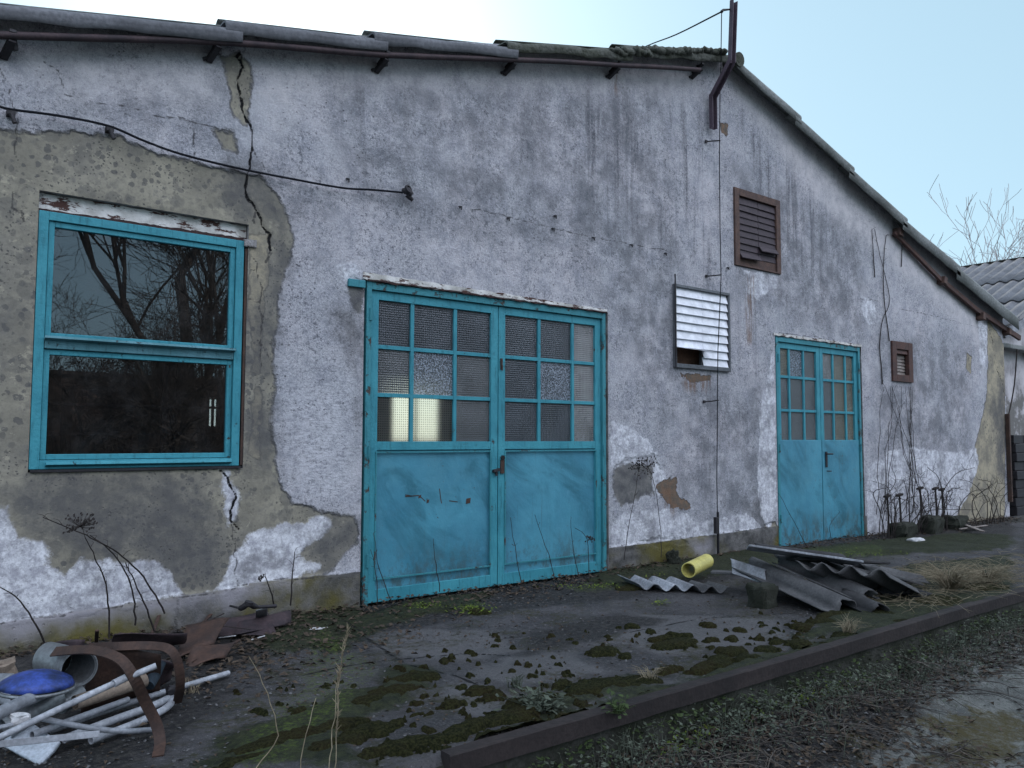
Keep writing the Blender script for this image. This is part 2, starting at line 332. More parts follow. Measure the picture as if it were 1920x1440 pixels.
def worn_blue(name, col, col2, lo=.5, hi=.56, sc=14):
    m = Mat(name); P = m.pos(); c = m.mix(m.ramp(m.noise(3, 5, .6, P), .3, .7), col, col2)
    c = m.mix(m.ramp(m.noise(1, 4, .6, m.scale(P, (45, 45, 6))), .5, .72, 0, .5), c, tuple(x*.45 for x in col))
    chip = m.ramp(m.noise(sc, 6, .8, P), lo, hi); c = m.mix(chip, c, (.055, .04, .034))
    return m.finish(c, .6, m.bump(m.math('SUBTRACT', m.noise(40, 4, .6, P), chip), .004), spec=.35)
MAT['blue_frame'] = worn_blue('worn_blue_paint', (.032, .20, .26), (.05, .27, .335), .63, .68, 8)
MAT['blue_old'] = worn_blue('flaking_blue_paint', (.032, .18, .22), (.045, .23, .28), .55, .62, 6)
MAT['blue_dull'] = worn_blue('dull_teal_paint', (.05, .16, .19), (.10, .24, .29), .58, .66, 7)
MAT['rust'] = worn('rusty_steel', (.085, .048, .036), (.04, .028, .026), 9, .75, .2, amt=.9)
MAT['rust_dark'] = worn('dark_rusty_steel', (.075, .05, .055), (.03, .024, .03), 7, .7, .2, amt=.9)
MAT['iron'] = worn('dark_iron', (.04, .038, .045), (.02, .018, .02), 8, .6, .3)
MAT['mast'] = worn('mast_steel', (.10, .075, .10), (.05, .038, .052), 6, .6, .2)
MAT['cable'] = worn('black_rubber', (.022,.024,.03), (.013,.013,.016), 8, 1., spec=0.)
MAT['wood_brown'] = worn('brown_stained_wood', (.12, .068, .052), (.06, .038, .036), 12, .75, amt=.9, bumpd=.004)
MAT['slat_dark'] = worn('dark_slat_wood', (.062, .045, .055), (.035, .026, .034), 14, .7, amt=.8)
MAT['wood_red'] = worn('red_brown_wood', (.10, .045, .035), (.045, .027, .026), 11, .7, amt=.9)
MAT['wood_pale'] = worn('weathered_pale_wood', (.30, .27, .25), (.15, .12, .11), 13, .8, amt=.9)
MAT['slat_white'] = worn('white_painted_metal', (.80, .82, .88), (.66, .68, .76), 3, .45, amt=.5, fine=10)
MAT['steel'] = worn('grey_steel', (.16, .17, .19), (.07, .072, .08), 8, .5, .4)
MAT['brick'] = worn('bare_brick', (.20, .10, .065), (.10, .06, .045), 8, .9, amt=.9, bumpd=.008)
MAT['void'] = worn('dark_hollow', (.015, .013, .014), (.01, .01, .01), 5)
MAT['roof'] = worn('fibre_cement', (.27, .285, .285), (.12, .13, .125), 2.2, .9, amt=.85, bumpd=.006, fine=30)
MAT['roof_moss'] = worn('mossy_fibre_cement', (.12, .125, .115), (.045, .05, .035), 5, .95, amt=.95, bumpd=.02, fine=22)
MAT['verge_dark'] = worn('weathered_verge', (.17, .175, .195), (.09, .093, .105), 3, .9, amt=.8, bumpd=.003, fine=40)
MAT['fibre'] = worn('old_fibre_cement', (.115, .115, .12), (.05, .05, .055), 3.5, .85, amt=.85, bumpd=.004)
MAT['fibre_white'] = worn('pale_fibre_cement', (.40, .42, .47), (.13, .135, .15), 5.5, .75, amt=.8)
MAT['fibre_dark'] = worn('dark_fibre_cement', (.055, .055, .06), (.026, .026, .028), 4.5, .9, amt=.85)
def plain_glass(name, tint, rough=.0):
    m = Mat(name); P = m.pos()
    tr = m.n('ShaderNodeBsdfTransparent'); tr.inputs[0].default_value = (*tint, 1)
    gl = m.n('ShaderNodeBsdfGlossy'); gl.inputs['Roughness'].default_value = rough; gl.inputs[0].default_value = (.95, .97, 1, 1)
    df = m.n('ShaderNodeBsdfDiffuse'); df.inputs[0].default_value = (.24, .24, .25, 1)
    fr = m.n('ShaderNodeFresnel'); fr.inputs[0].default_value = 1.75; m.link(m.bump(m.noise(1.1, 1, .5, P), .0012), gl.inputs['Normal'])
    a = m.n('ShaderNodeMixShader'); m.link(m.math('MULTIPLY', fr.outputs[0], 1.35), a.inputs[0]); m.link(tr.outputs[0], a.inputs[1]); m.link(gl.outputs[0], a.inputs[2])
    b = m.n('ShaderNodeMixShader'); m.link(m.ramp(m.noise(5, 6, .7, P), .4, .8, .01, .07), b.inputs[0]); m.link(a.outputs[0], b.inputs[1]); m.link(df.outputs[0], b.inputs[2])
    m.t.links.new(b.outputs[0], m.out.inputs['Surface']); return m.m
MAT['glass'] = plain_glass('window_glass', (.55, .58, .62))
MAT['glass_clear'] = plain_glass('clear_glass', (.9, .92, .9))
def obscured(name, col, thin=.45, grid=52, rough=.14):
    m = Mat(name); P = m.pos(); sx = m.n('ShaderNodeSeparateXYZ'); m.link(P, sx.inputs[0])
    k = 2*math.pi*grid; h = m.math('ADD', m.math('SINE', m.math('MULTIPLY', sx.outputs[0], k)), m.math('SINE', m.math('MULTIPLY', sx.outputs[2], k)))
    if grid < 10: h = m.math('SUBTRACT', m.math('MULTIPLY', m.noise(70, 3, .7, P), 9.), 3.9)
    nb = m.bump(h, .0007)
    rf = m.n('ShaderNodeBsdfRefraction'); rf.inputs['Roughness'].default_value = rough; rf.inputs['IOR'].default_value = 1.12; rf.inputs[0].default_value = (.85, .85, .8, 1); rf.inputs[0].default_value = (.9, .88, .8, 1)
    if thin >= .4: m.link(nb, rf.inputs['Normal'])
    else: m.link(m.mix(m.ramp(h, .2, 1.5), (.92, .88, .80), (.35, .335, .30)), rf.inputs[0])
    gl = m.n('ShaderNodeBsdfGlossy'); gl.inputs['Roughness'].default_value = .22; m.link(nb, gl.inputs['Normal']); gl.inputs[0].default_value = (.9, .93, 1, 1)
    df = m.n('ShaderNodeBsdfDiffuse'); gridc = m.ramp(h, .3, 1.4, 0, .10 if grid > 10 else .6); m.link(m.mix(gridc, m.mix(m.ramp(m.noise(4, 5, .6, P), .3, .7), col, tuple(x*.6 for x in col)), tuple(min(1, x*(2.2 if grid > 10 else 6)) for x in col)), df.inputs[0]); m.link(nb, df.inputs['Normal'])
    fr = m.n('ShaderNodeFresnel'); fr.inputs[0].default_value = 1.5; m.link(nb, fr.inputs['Normal'])
    a = m.n('ShaderNodeMixShader'); a.inputs[0].default_value = thin; m.link(df.outputs[0], a.inputs[2]); m.link(rf.outputs[0], a.inputs[1])
    b = m.n('ShaderNodeMixShader'); m.link(fr.outputs[0], b.inputs[0]); m.link(a.outputs[0], b.inputs[1]); m.link(gl.outputs[0], b.inputs[2])
    m.t.links.new(b.outputs[0], m.out.inputs['Surface']); return m.m
GL = [obscured('wired_glass_dark', (.065, .072, .082), .75), obscured('wired_glass_grey', (.14, .145, .15), .65), obscured('wired_glass_pale', (.30, .30, .30), .6),
      obscured('pebble_glass', (.07, .08, .095), .8, 5), obscured('wired_glass_clean', (.25, .24, .19), .12, 52, .2), obscured('wired_glass_glow', (.36, .33, .25), .33, 52, .10)]  # the last one has the interior glow put into its cream colour

def ground_material():
    m = Mat('old_concrete'); P = m.pos()
    c = m.mix(m.ramp(m.noise(1.3, 6, .6, P), .35, .65), (.032, .033, .037), (.076, .073, .079))
    c = m.mix(m.ramp(m.noise(38, 4, .7, P), .45, .7, 0, .6), c, (.115, .112, .118))
    c = m.mix(m.ramp(m.noise(90, 3, .7, P), .52, .72, 0, .8), c, (.025, .026, .03))
    c = m.mix(m.math('MULTIPLY', m.ramp(m.noise(130, 2, .5, P), .66, .72), .6), c, (.26, .26, .26)); c = m.mix(m.ramp(m.noise(6, 7, .8, P), .5, .62, 0, .6), c, (.042, .038, .038))
    pa = m.mask('pale', .3, 2.6, .06, 6, P); c = m.mix(m.math('MULTIPLY', pa, .5), c, (.14, .138, .145))
    mo0 = m.math('MULTIPLY', m.ramp(m.noise(1.4, 7, .7, P), .50, .58), m.ramp(m.noise(16, 6, .8, P), .42, .6)); c = m.mix(m.math('MULTIPLY', mo0, .85), c, (.034, .034, .016))
    so_ = m.mask('soil', .55, 2.2, .08, 7, P); sc_ = m.mix(m.ramp(m.noise(25, 5, .8, P), .4, .65), (.012, .012, .014), (.05, .047, .045)); c = m.mix(m.math('MULTIPLY', so_, .93), c, sc_)
    mo = m.mask('mossy', .5, 3.6, .05, 8, P); mc = m.mix(m.ramp(m.noise(30, 5, .7, P), .35, .65), (.009, .013, .006), (.03, .036, .014)); c = m.mix(m.math('MULTIPLY', mo, .92), c, mc)
    gr = m.math('MULTIPLY', m.mask('green', .35, 5, .05, 7, P), m.ramp(m.noise(40, 5, .8, P), .45, .68)); c = m.mix(gr, c, (.07, .10, .018))
    cr = m.ramp(m.math('MULTIPLY_ADD', m.math('SUBTRACT', m.noise(14, 4, .7, P), .5), .03, m.attr('joint')), -.014, -.004); c = m.mix(cr, c, (.01, .01, .011))
    h = m.math('ADD', m.math('MULTIPLY', m.noise(45, 5, .75, P), 1.), m.math('MULTIPLY', m.noise(9, 5, .6, P), 1.5)); h = m.math('SUBTRACT', h, m.math('MULTIPLY', cr, 1.5)); h = m.math('ADD', h, m.math('MULTIPLY', mo, .8))
    return m.finish(c, m.ramp(m.noise(2.2, 4, .6, P), .35, .6, .95, .72), m.bump(h, .018), spec=.25)
MAT['ground'] = ground_material()
def moss_material():
    m = Mat('moss'); P = m.pos(); c = m.mix(m.ramp(m.noise(2.4, 4, .6, P), .38, .62), (.014, .016, .007), (.026, .019, .009))
    c = m.mix(m.ramp(m.noise(80, 4, .7, P), .4, .65), c, (.045, .047, .018)); c = m.mix(m.ramp(m.noise(35, 3, .7, P), .55, .7, 0, .7), c, (.006, .007, .004))
    return m.finish(c, .95, m.bump(m.noise(75, 5, .8, P), .03), spec=.1)
MAT['moss'] = moss_material()
def leafmat(name, a, b, sc=9): return worn(name, a, b, sc, .85, amt=.9, spec=.15)
MAT['weed'] = leafmat('weed_leaf', (.065, .095, .035), (.03, .045, .022))
MAT['weed_grey'] = leafmat('grey_weed_leaf', (.12, .14, .11), (.05, .06, .045))
MAT['bright'] = leafmat('bright_moss', (.16, .22, .03), (.07, .10, .02), 12)
MAT['straw'] = leafmat('dry_straw', (.36, .31, .22), (.16, .13, .09))
MAT['stalk'] = leafmat('dead_stalk', (.05, .042, .04), (.025, .022, .022))
MAT['twig'] = leafmat('grey_twig', (.17, .15, .135), (.07, .06, .055))
MAT['bark'] = leafmat('bark', (.15, .125, .11), (.07, .06, .055), 5)
MAT['bark_hazed'] = leafmat('hazed_bark', (.42, .41, .43), (.30, .29, .32), 5)  # lightened to put distant haze and sky glare into the bark colour
MAT['leaf_dead'] = leafmat('dead_leaf', (.10, .075, .055), (.04, .032, .028), 14)
MAT['stone'] = leafmat('gravel_stone', (.15, .15, .155), (.06, .06, .062), 14)
MAT['block'] = worn('mossy_block', (.035, .037, .03), (.014, .017, .011), 9, .95, amt=.9, bumpd=.01)
MAT['pvc'] = worn('pale_plastic', (.44, .46, .51), (.20, .21, .235), 7, .45, amt=.8)
MAT['pvc_dirty'] = worn('dirty_grey_plastic', (.30, .32, .36), (.14, .15, .17), 6, .5, amt=.9)
MAT['galv'] = worn('galvanised_sheet', (.27, .29, .31), (.16, .17, .18), 5, .45, .5, amt=.8)
MAT['lid_blue'] = worn('scuffed_blue_plastic', (.04, .08, .36), (.018, .03, .085), 11, .5, amt=1)
MAT['tan'] = worn('tan_cardboard', (.25, .20, .16), (.14, .11, .09), 7, .85)
MAT['yellow'] = worn('yellow_paint', (.62, .56, .17), (.42, .37, .11), 6, .4, amt=.8)
MAT['foam'] = worn('white_foam', (.55, .60, .68), (.35, .39, .45), 4, .7, amt=.8, bumpd=.005)
MAT['offwhite'] = worn('white_scrap', (.6, .6, .62), (.35, .35, .37), 9, .7)

# ================================================================ STRUCTURE: ground
def ground_maps(X, Y):
    A = {}
    moss = [gpoly(p) for p in (
        [(380,1440),(420,1380),(560,1330),(700,1290),(740,1230),(830,1260),(800,1290),(700,1340),(640,1380),(700,1440)],
        [(600,1110),(680,1150),(760,1130),(860,1115),(930,1110),(900,1140),(760,1160),(640,1215),(500,1235),(440,1180)],
        [(830,1440),(900,1385),(960,1360),(1060,1330),(1300,1270),(1420,1230),(1500,1215),(1640,1165),(1900,1100),(1900,1120),(1600,1215),(1280,1300),(1000,1370)],
        [(990,1310),(1100,1290),(1180,1270),(1240,1270),(1200,1295),(1080,1325),(1000,1330)],
        [(1150,1050),(1460,1030),(1460,1060),(1300,1085),(1180,1105),(1100,1090)],
        [(1480,1035),(1640,1015),(1800,1000),(1900,1005),(1900,1030),(1700,1040),(1560,1045)],
        [(1700,1060),(1900,1040),(1900,1120),(1600,1190),(1480,1200),(1560,1150)])]
    A['mossy'] = union(X, Y, moss)
    A['soil'] = union(X, Y, [gpoly(p) for p in (
        [(-400,1500),(-400,1180),(300,1170),(560,1120),(660,1130),(560,1200),(440,1260),(420,1310),(300,1420),(250,1500)],
        [(560,1140),(900,1090),(1160,1060),(1500,1010),(1900,960),(1900,1010),(1500,1060),(1250,1110),(1000,1140),(800,1170),(640,1200)],
        [(1000,1180),(1160,1150),(1260,1160),(1100,1205),(980,1230)], [(1390,1090),(1760,1080),(1760,1140),(1620,1170),(1450,1150)])])
    A['pale'] = union(X, Y, [gpoly(p) for p in ([(700,1180),(900,1180),(980,1220),(860,1240),(700,1220)], [(900,1340),(980,1310),(900,1290),(830,1280),(860,1330)],
        [(1120,1320),(1280,1265),(1330,1265),(1280,1285),(1140,1330)], [(1200,1150),(1450,1160),(1500,1200),(1250,1230),(1150,1200)], [(880,1270),(1000,1290),(1120,1260),(1080,1220),(950,1230)])])
    A['green'] = union(X, Y, [gpoly(p) for p in ([(865,1140),(900,1130),(905,1145),(880,1155)], [(1500,1035),(1650,1025),(1660,1040),(1540,1050)], [(760,1135),(820,1132),(820,1142),(770,1145)], [(1060,1100),(1150,1095),(1150,1105),(1080,1110)], [(600,1180),(560,1300),(430,1420),(520,1440),(640,1330),(700,1250)])])
    A['joint'] = union(X, Y, [gpoly(p) for p in ([(640,1165),(760,1245),(860,1270),(985,1330)], [(560,1265),(700,1240),(880,1225),(960,1230)], [(1490,1150),(1320,1160),(1180,1185)])], False)
    return A
xs = np.concatenate([np.arange(-1.4, 8, .025), np.arange(8, 15.3, .07), np.arange(15.3, 60, 1.5)])
ys = np.concatenate([[-2.905], np.arange(-2.87, .001, .025), np.array([.1, .3, .8, 2, 4, 6, 8, 9.4])])
X, Y = np.meshgrid(xs, ys, indexing='ij')
A = ground_maps(X, Y)
Z = .02*(fbm(X*.8, Y*.8)-.5)+.012*(fbm(X*5, Y*5)-.5)
Z = np.where(Y > .05, -.03, Z)
Z = np.where(Y < -2.89, -.06, Z)
mossg = A['mossy']+.35*(fbm(X*4, Y*4)-.5)
Z += np.clip(mossg, 0, .06)*.35
heap = np.exp(-(((X-1.0)/.9)**2+((Y+.55)/.5)**2))*.07+np.exp(-(((X-9.5)/3.5)**2+((Y+.1)/.3)**2))*.03
Z += np.where(Y <= .05, heap*(.6+.8*fbm(X*6, Y*6)), 0)
keep = np.ones((len(xs)-1, len(ys)-1), bool); Z = np.where(Y < -2.89, -.06, Z)
V, Q, at = gridmesh('platform', xs, ys, keep, np.stack([X, Y, Z], -1), A, None)
ex = MB(); 
xe = np.arange(-1.4, 60.1, .1)
def face_pt(x, z):
    y = -2.885-.035*(fbm(np.array(x*4), np.array(z*5+3))-.3) if z < -.1 else -2.9
    return (x, float(y), z)
zs_ = [-.03, -.09, -.16, -.24, -.33, -.42, -.6]
vs = [face_pt(x, z) for x in xe for z in zs_]; nz = len(zs_)
ex.add(vs, [(i*nz+j, i*nz+j+1, (i+1)*nz+j+1, (i+1)*nz+j) for i in range(len(xe)-1) for j in range(nz-1)], 1, True)
MAT['face'] = worn('damp_mossy_concrete', (.065, .065, .06), (.02, .024, .014), 4, .95, amt=.95, bumpd=.01, fine=25)
o = mesh_from('platform', V, Q, at, [MAT['ground'], MAT['face']], ex); tag(o, kind='structure')

# the lower yard, one sheet to the horizon
YZ = -.42
def yard_h(X, Y):
    near = np.exp(-((Y+2.95)/.55)**2)
    return YZ+.17*near*(.55+.9*fbm(X*1.3, Y*2))+.03*(fbm(X*2.2, Y*2.2)-.5)+.02*(fbm(X*9, Y*9)-.5)
g1 = lambda lo, hi, n, k: np.sign(np.linspace(lo, hi, n))*(np.abs(np.linspace(lo, hi, n))**k)
xs = np.unique(np.concatenate([-np.geomspace(2, 600, 14), np.arange(-2, 2, .3), np.arange(2, 9, .03), np.arange(9, 14, .15), np.geomspace(14, 600, 14)]))
ys = np.unique(np.concatenate([-np.geomspace(7, 600, 14), np.arange(-7, -4.6, .3), np.arange(-4.6, -2.87, .03), np.array([-2.87])]))
X, Y = np.meshgrid(xs, ys, indexing='ij')
A = {k: np.full(X.shape, -.6) for k in ('mossy', 'soil', 'pale', 'green', 'joint')}
yp = lambda l: gpoly(l, YZ)
A['soil'] = union(X, Y, [[(-5, -2.7), (-5, -4.6), (2.8, -4.4)]+yp([(1500,1500),(1640,1440),(1700,1380),(1690,1320),(1720,1275),(1830,1240),(1900,1225),(2100,1190)])+[(14, -2.7)]])
A['pale'] = union(X, Y, [yp([(1640,1500),(1640,1420),(1700,1380),(1690,1320),(1720,1275),(1830,1250),(2050,1240),(2300,1500)])])
A['mossy'] = union(X, Y, [yp([(1720,1400),(1760,1360),(1900,1350),(2000,1380),(1900,1440),(1730,1440)]), yp([(1560,1440),(1640,1400),(1680,1440)])])-.05
V, Q, at = gridmesh('yard', xs, ys, np.ones((len(xs)-1, len(ys)-1), bool), np.stack([X, Y, yard_h(X, Y)], -1), A, None)
def yard_material():
    m = Mat('yard_ground'); P = m.pos()
    c = m.mix(m.ramp(m.noise(3, 6, .7, P), .35, .65), (.085, .09, .088), (.20, .205, .195)); c = m.mix(m.ramp(m.noise(45, 5, .8, P), .46, .66, 0, .75), c, (.05, .05, .05)); c = m.mix(m.ramp(m.noise(7, 7, .75, P), .5, .62, 0, .7), c, (.07, .07, .066)); c = m.mix(m.ramp(m.noise(110, 2, .6, P), .62, .7, 0, .8), c, (.30, .30, .29))
    so_ = m.mask('soil', .7, 2.5, .08, 7, P); c = m.mix(so_, c, m.mix(m.ramp(m.noise(28, 5, .8, P), .38, .65), (.010, .010, .012), (.06, .055, .052)))
    mo = m.mask('mossy', 1.0, 4.6, .05, 9, P); c = m.mix(m.math('MULTIPLY', mo, m.ramp(m.noise(30, 5, .8, P), .38, .6, .5, .95)), c, (.062, .05, .017))
    return m.finish(c, .9, m.bump(m.noise(35, 6, .75, P), .02), spec=.25)
MAT['yard'] = yard_material()
o = mesh_from('yard', V, Q, at, [MAT['yard']]); tag(o, kind='structure')
# ground behind the buildings
mb = MB().add([(-600,9.4,-.05),(600,9.4,-.05),(600,600,-.05),(-600,600,-.05)], [(0,1,2,3)]); tag(mb.build('field', worn('field_soil', (.07,.075,.04), (.04,.04,.03), .3)), kind='structure')
tag(MB().add([(-600,-2.87,-.08),(-1.4,-2.87,-.08),(-1.4,9.4,-.08),(-600,9.4,-.08)], [(0,1,2,3)]).build('field', bpy.data.materials['field_soil']), kind='structure')

# ================================================================ WORKSHOP
XL, XR, XP = -1.4, 15.42, 7.8
def ztop(x):
    x = np.asarray(x, float); return np.where(x < XP, 5.805-.262*(XP-x), 5.805-.301*(x-XP))
build = empty('workshop', (XP, 0, 0), 'long low workshop with stained grey plaster gable, blue doors and broken corrugated roof', 'building')
BACK = 9.0
# openings x0,x1,z0,z1
win = [WX(61.9,396.7)[0], WX(463.8,458.2)[0]]
O_WIN = (.80, 2.135, 1.095, 2.86); O_D1 = (3.08, 5.80, -.02, 2.57); O_D2 = (8.655, 10.667, -.03, 2.57)
O_SH = (7.87, 8.79, 3.33, 4.26); O_LV = (6.78, 7.74, 2.075, 2.98); O_VT = (11.48, 12.08, 2.14, 2.72)
OPEN = [O_WIN, O_D1, O_D2, O_SH, O_LV, O_VT]
def lines(base, extra, eps=.004):
    a = [v for v in base if all(abs(v-e) > eps for e in extra)]; return np.unique(np.array(list(a)+list(extra)))
xs = lines(np.concatenate([np.arange(XL, .3, .05), np.arange(.3, 3.1, .0105), np.arange(3.1, 8.7, .018), np.arange(8.7, XR, .028), [XR]]), [o[0] for o in OPEN]+[o[1] for o in OPEN]+[XP])
zs = lines(np.concatenate([[-.12], np.arange(-.06, 5.82, .0165)]), [o[2] for o in OPEN]+[o[3] for o in OPEN]+[5.805])
X, Z0 = np.meshgrid(xs, zs, indexing='ij'); Zt = ztop(X); Z = np.minimum(Z0, Zt)
wp = lambda *ls: [wpoly(l) for l in ls]
A = {}
A['beige'] = union(X, Z, wp([(-60,250),(30,238),(60,245),(150,248),(230,262),(330,300),(440,318),(490,330),(525,365),(545,420),(546,480),(525,555),(512,640),(512,720),(510,800),(520,880),(545,945),(600,960),(668,965),(668,1020),(620,1075),(560,1090),(430,1110),(340,1120),(330,1180),(-60,1220)],
    [(415,108),(450,100),(468,130),(470,200),(462,235),(440,220),(425,150)], [(405,245),(440,245),(440,285),(415,280)]))
A['white'] = union(X, Z, wp([(-60,930),(10,955),(35,1005),(78,1018),(90,1062),(120,1075),(160,1050),(230,1056),(290,1050),(320,1075),(340,1110),(290,1130),(150,1150),(-60,1180)],
    [(436,1040),(470,1005),(520,985),(560,978),(606,968),(625,985),(590,1010),(560,1040),(600,1062),(560,1085),(440,1105),(390,1112),(420,1090)], [(413,880),(430,885),(447,930),(440,990),(425,985),(420,930)],
    [(630,498),(665,492),(690,520),(660,530),(648,545),(632,530)], [(1145,790),(1175,795),(1215,825),(1232,850),(1225,875),(1180,865),(1145,885)], [(1148,985),(1170,962),(1230,955),(1290,965),(1330,1000),(1320,1022),(1145,1030)],
    [(1222,850),(1240,870),(1250,900),(1235,930),(1222,900)], [(1425,760),(1450,660),(1452,700),(1456,960),(1440,1000),(1420,930)], [(1625,880),(1660,850),(1700,838),(1790,850),(1830,840),(1836,870),(1815,930),(1785,985),(1700,1000),(1627,1005)],
    [(1395,508),(1460,515),(1455,540),(1420,560),(1400,545)], [(1612,550),(1640,570),(1648,600),(1630,610),(1615,580)], [(1835,600),(1852,612),(1850,680),(1838,700)], [(1290,985),(1400,960),(1440,1000),(1440,1020),(1290,1020)]))
A['cement'] = union(X, Z, wp([(1150,880),(1175,862),(1225,850),(1240,880),(1225,925),(1165,950),(1150,930)], [(665,520),(690,545),(672,600),(650,540)], [(1195,1015),(1260,1005),(1290,1018),(1240,1030)]))
A['ochre'] = union(X, Z, wp([(468,440),(505,436),(503,500),(494,560),(492,640),(488,700),(474,695),(466,560)], [(478,720),(492,730),(488,860),(466,850)], [(1852,600),(1868,620),(1885,650),(1884,990),(1765,995),(1778,960),(1800,905),(1825,850),(1838,800),(1850,740),(1852,680)], [(1432,985),(1455,975),(1458,1020),(1440,1010)], [(1812,660),(1822,670),(1820,700),(1812,690)]))
A['damp'] = union(X, Z, wp([(20,935),(110,905),(330,900),(400,940),(420,1000),(430,1060),(400,1100),(330,1085),(250,1040),(130,1050),(80,1010)], [(480,330),(540,400),(545,500),(515,640),(505,790),(520,900),(490,880),(470,800),(480,600),(520,470)],
    [(430,300),(470,340),(480,420),(420,380)], [(-60,1170),(340,1135),(668,1085),(668,1150),(-60,1240)], [(1400,960),(1440,880),(1450,1000),(1420,1010)], [(640,590),(668,560),(680,700),(668,780)], [(580,1010),(665,985),(665,1030),(600,1050)], [(1862,760),(1885,700),(1885,900),(1870,880)]))
A['grime'] = union(X, Z, wp([(120,130),(430,140),(430,260),(130,230)], [(640,130),(900,150),(1250,160),(1290,900),(1200,700),(1100,480),(760,420),(640,330)], [(1370,300),(1620,430),(1620,640),(1380,560)], [(1290,720),(1445,720),(1440,1000),(1260,960)], [(1640,620),(1820,640),(1820,860),(1640,850)], [(480,300),(620,360),(600,480),(540,430)]))
A['streak'] = union(X, Z, wp([(1060,160),(1350,200),(1345,470),(1280,520),(1080,400)], [(1320,240),(1350,240),(1350,900),(1310,1000)], [(1380,500),(1430,510),(1420,700),(1390,700)], [(640,140),(720,150),(700,330),(650,260)], [(1380,200),(1560,380),(1560,560),(1480,500),(1400,330)]))
A['clean'] = union(X, Z, wp([(20,85),(400,120),(400,180),(60,150)], [(480,110),(640,120),(1000,125),(1300,140),(1300,160),(1000,155),(660,150),(500,250)], [(1350,130),(1460,225),(1600,350),(1840,590),(1840,640),(1700,520),(1560,400),(1400,200)])); A['clean'] = np.minimum(A['clean'], .2)
A['scrape'] = union(X, Z, wp([(530,720),(668,700),(665,955),(590,950),(545,920),(530,840)], [(540,430),(640,440),(640,700),(520,700)]))
A['scrape'] = np.where(sd_poly(X, Z, wpoly([(540,430),(640,440),(640,700),(520,700)])) > 0, -.05, A['scrape'])
A['brick'] = union(X, Z, wp([(1230,908),(1240,902),(1252,899),(1266,893),(1270,905),(1266,920),(1276,935),(1294,945),(1292,955),(1272,956),(1258,950),(1246,936),(1236,922)], [(1350,228),(1364,232),(1365,255),(1352,250)], [(1275,700),(1335,702),(1330,712),(1300,716),(1280,708)]))
A['rust'] = union(X, Z, wp([(1151,140),(1156,140),(1155,170),(1151,165)], [(1400,520),(1412,520),(1408,640),(1402,640)], [(1280,716),(1330,716),(1325,730),(1290,730)], [(1250,920),(1262,920),(1262,960),(1250,950)]))
A['plinth'] = (.262+.02*np.sin(X*.8)-Z)
A['plinth'] = np.where(X < 2.2, .2+.035*(X-.5)-Z, A['plinth']); A['plinth'] = np.where(X > 10.7, -.6, A['plinth'])
A['plinthlight'] = union(X, Z, wp([(-60,1150),(300,1120),(520,1085),(560,1090),(430,1130),(-60,1200)], [(1290,1015),(1330,1012),(1340,1035),(1300,1040)]))
XJ = X+.045*(fbm(X*9+3, Z*9)-.5)+.02*(fbm(X*34, Z*34+7)-.5); ZJ = Z+.045*(fbm(X*9+31, Z*9+12)-.5)+.02*(fbm(X*34+5, Z*34)-.5)
A['crack'] = union(XJ, ZJ, wp([(450,98),(452,115),(455,125),(446,150),(448,165),(456,190),(454,205),(462,225),(472,243),(471,262),(473,276),(468,300),(466,322),(461,328),(462,350),(463,370),(477,388),(483,400),(488,412),(489,422),(497,430),(506,440),(503,452),(506,470)], [(448,98),(440,103),(450,112)],
    [(415,880),(424,893),(430,912),(438,925),(437,940),(434,960),(434,975),(444,990)], [(1852,600),(1862,640),(1868,690),(1880,715),(1886,760)]), False)
plz = lambda x: .262+.02*math.sin(x*.8) if x >= 2.2 else .2+.035*(x-.5)
pl_line = [(x, plz(x)) for x in np.arange(.4, 3.1, .15)]; pl2 = [(x, plz(x)) for x in np.arange(5.8, 8.7, .15)]
A['hair'] = union(XJ, ZJ, wp([(2,128),(12,145),(21,158),(20,190),(30,205),(34,225),(27,250),(27,285),(35,300)], [(85,118),(110,135),(117,155),(123,180),(165,192),(240,202),(300,218),(330,222),(380,235),(430,245)], [(474,280),(486,300),(496,318)], [(363,240),(362,268)], [(504,470),(497,490),(507,475)], [(472,480),(486,492),(484,520),(492,540),(488,575),(496,600),(486,640),(492,690)], [(466,560),(488,566)], [(468,650),(490,648)], [(470,505),(484,510)],
    [(434,975),(432,1000),(440,1020),(436,1040),(445,1050),(440,1075),(450,1090)], [(472,415),(480,395),(474,408),(476,420)], [(20,355),(22,388),(45,398),(45,415)], [(480,640),(500,660),(520,690)], [(1682,577),(1740,590),(1800,605),(1845,616)], [(1610,560),(1650,565)],
    [(1836,590),(1850,640),(1853,700)], [(1440,622),(1530,632),(1616,650)], [(860,388),(920,398),(1036,428),(1110,445),(1250,470)], [(505,645),(540,650)])+[pl_line, pl2], False)
inside = np.zeros((len(xs)-1, len(zs)-1), bool)
cx = (xs[:-1]+xs[1:])/2; cz = (zs[:-1]+zs[1:])/2
for o_ in OPEN: inside |= ((cx > o_[0]) & (cx < o_[1]))[:, None] & ((cz > o_[2]) & (cz < o_[3]))[None, :]
dead = (Z[:-1,:-1] >= Zt[:-1,:-1]-1e-6) & (Z[1:,:-1] >= Zt[1:,:-1]-1e-6)
keep = ~(inside | dead)
Yw = -.012*(fbm(X*1.5, Z*1.5)-.5)-.004*(fbm(X*14, Z*14)-.5)
bm = A['beige']+.34*(fbm(X*2.6+5, Z*2.6+3)-.5)
Yw += np.where(A['plinth'] > 0, -.012, 0)
ck = A['crack']+.012*(fbm(X*25, Z*25)-.5); Yw += .012*np.clip((ck+.012)*120, 0, 1)
on_edge = np.zeros(X.shape, bool)
for o_ in OPEN: on_edge |= (X >= o_[0]-1e-4) & (X <= o_[1]+1e-4) & (Z >= o_[2]-1e-4) & (Z <= o_[3]+1e-4)
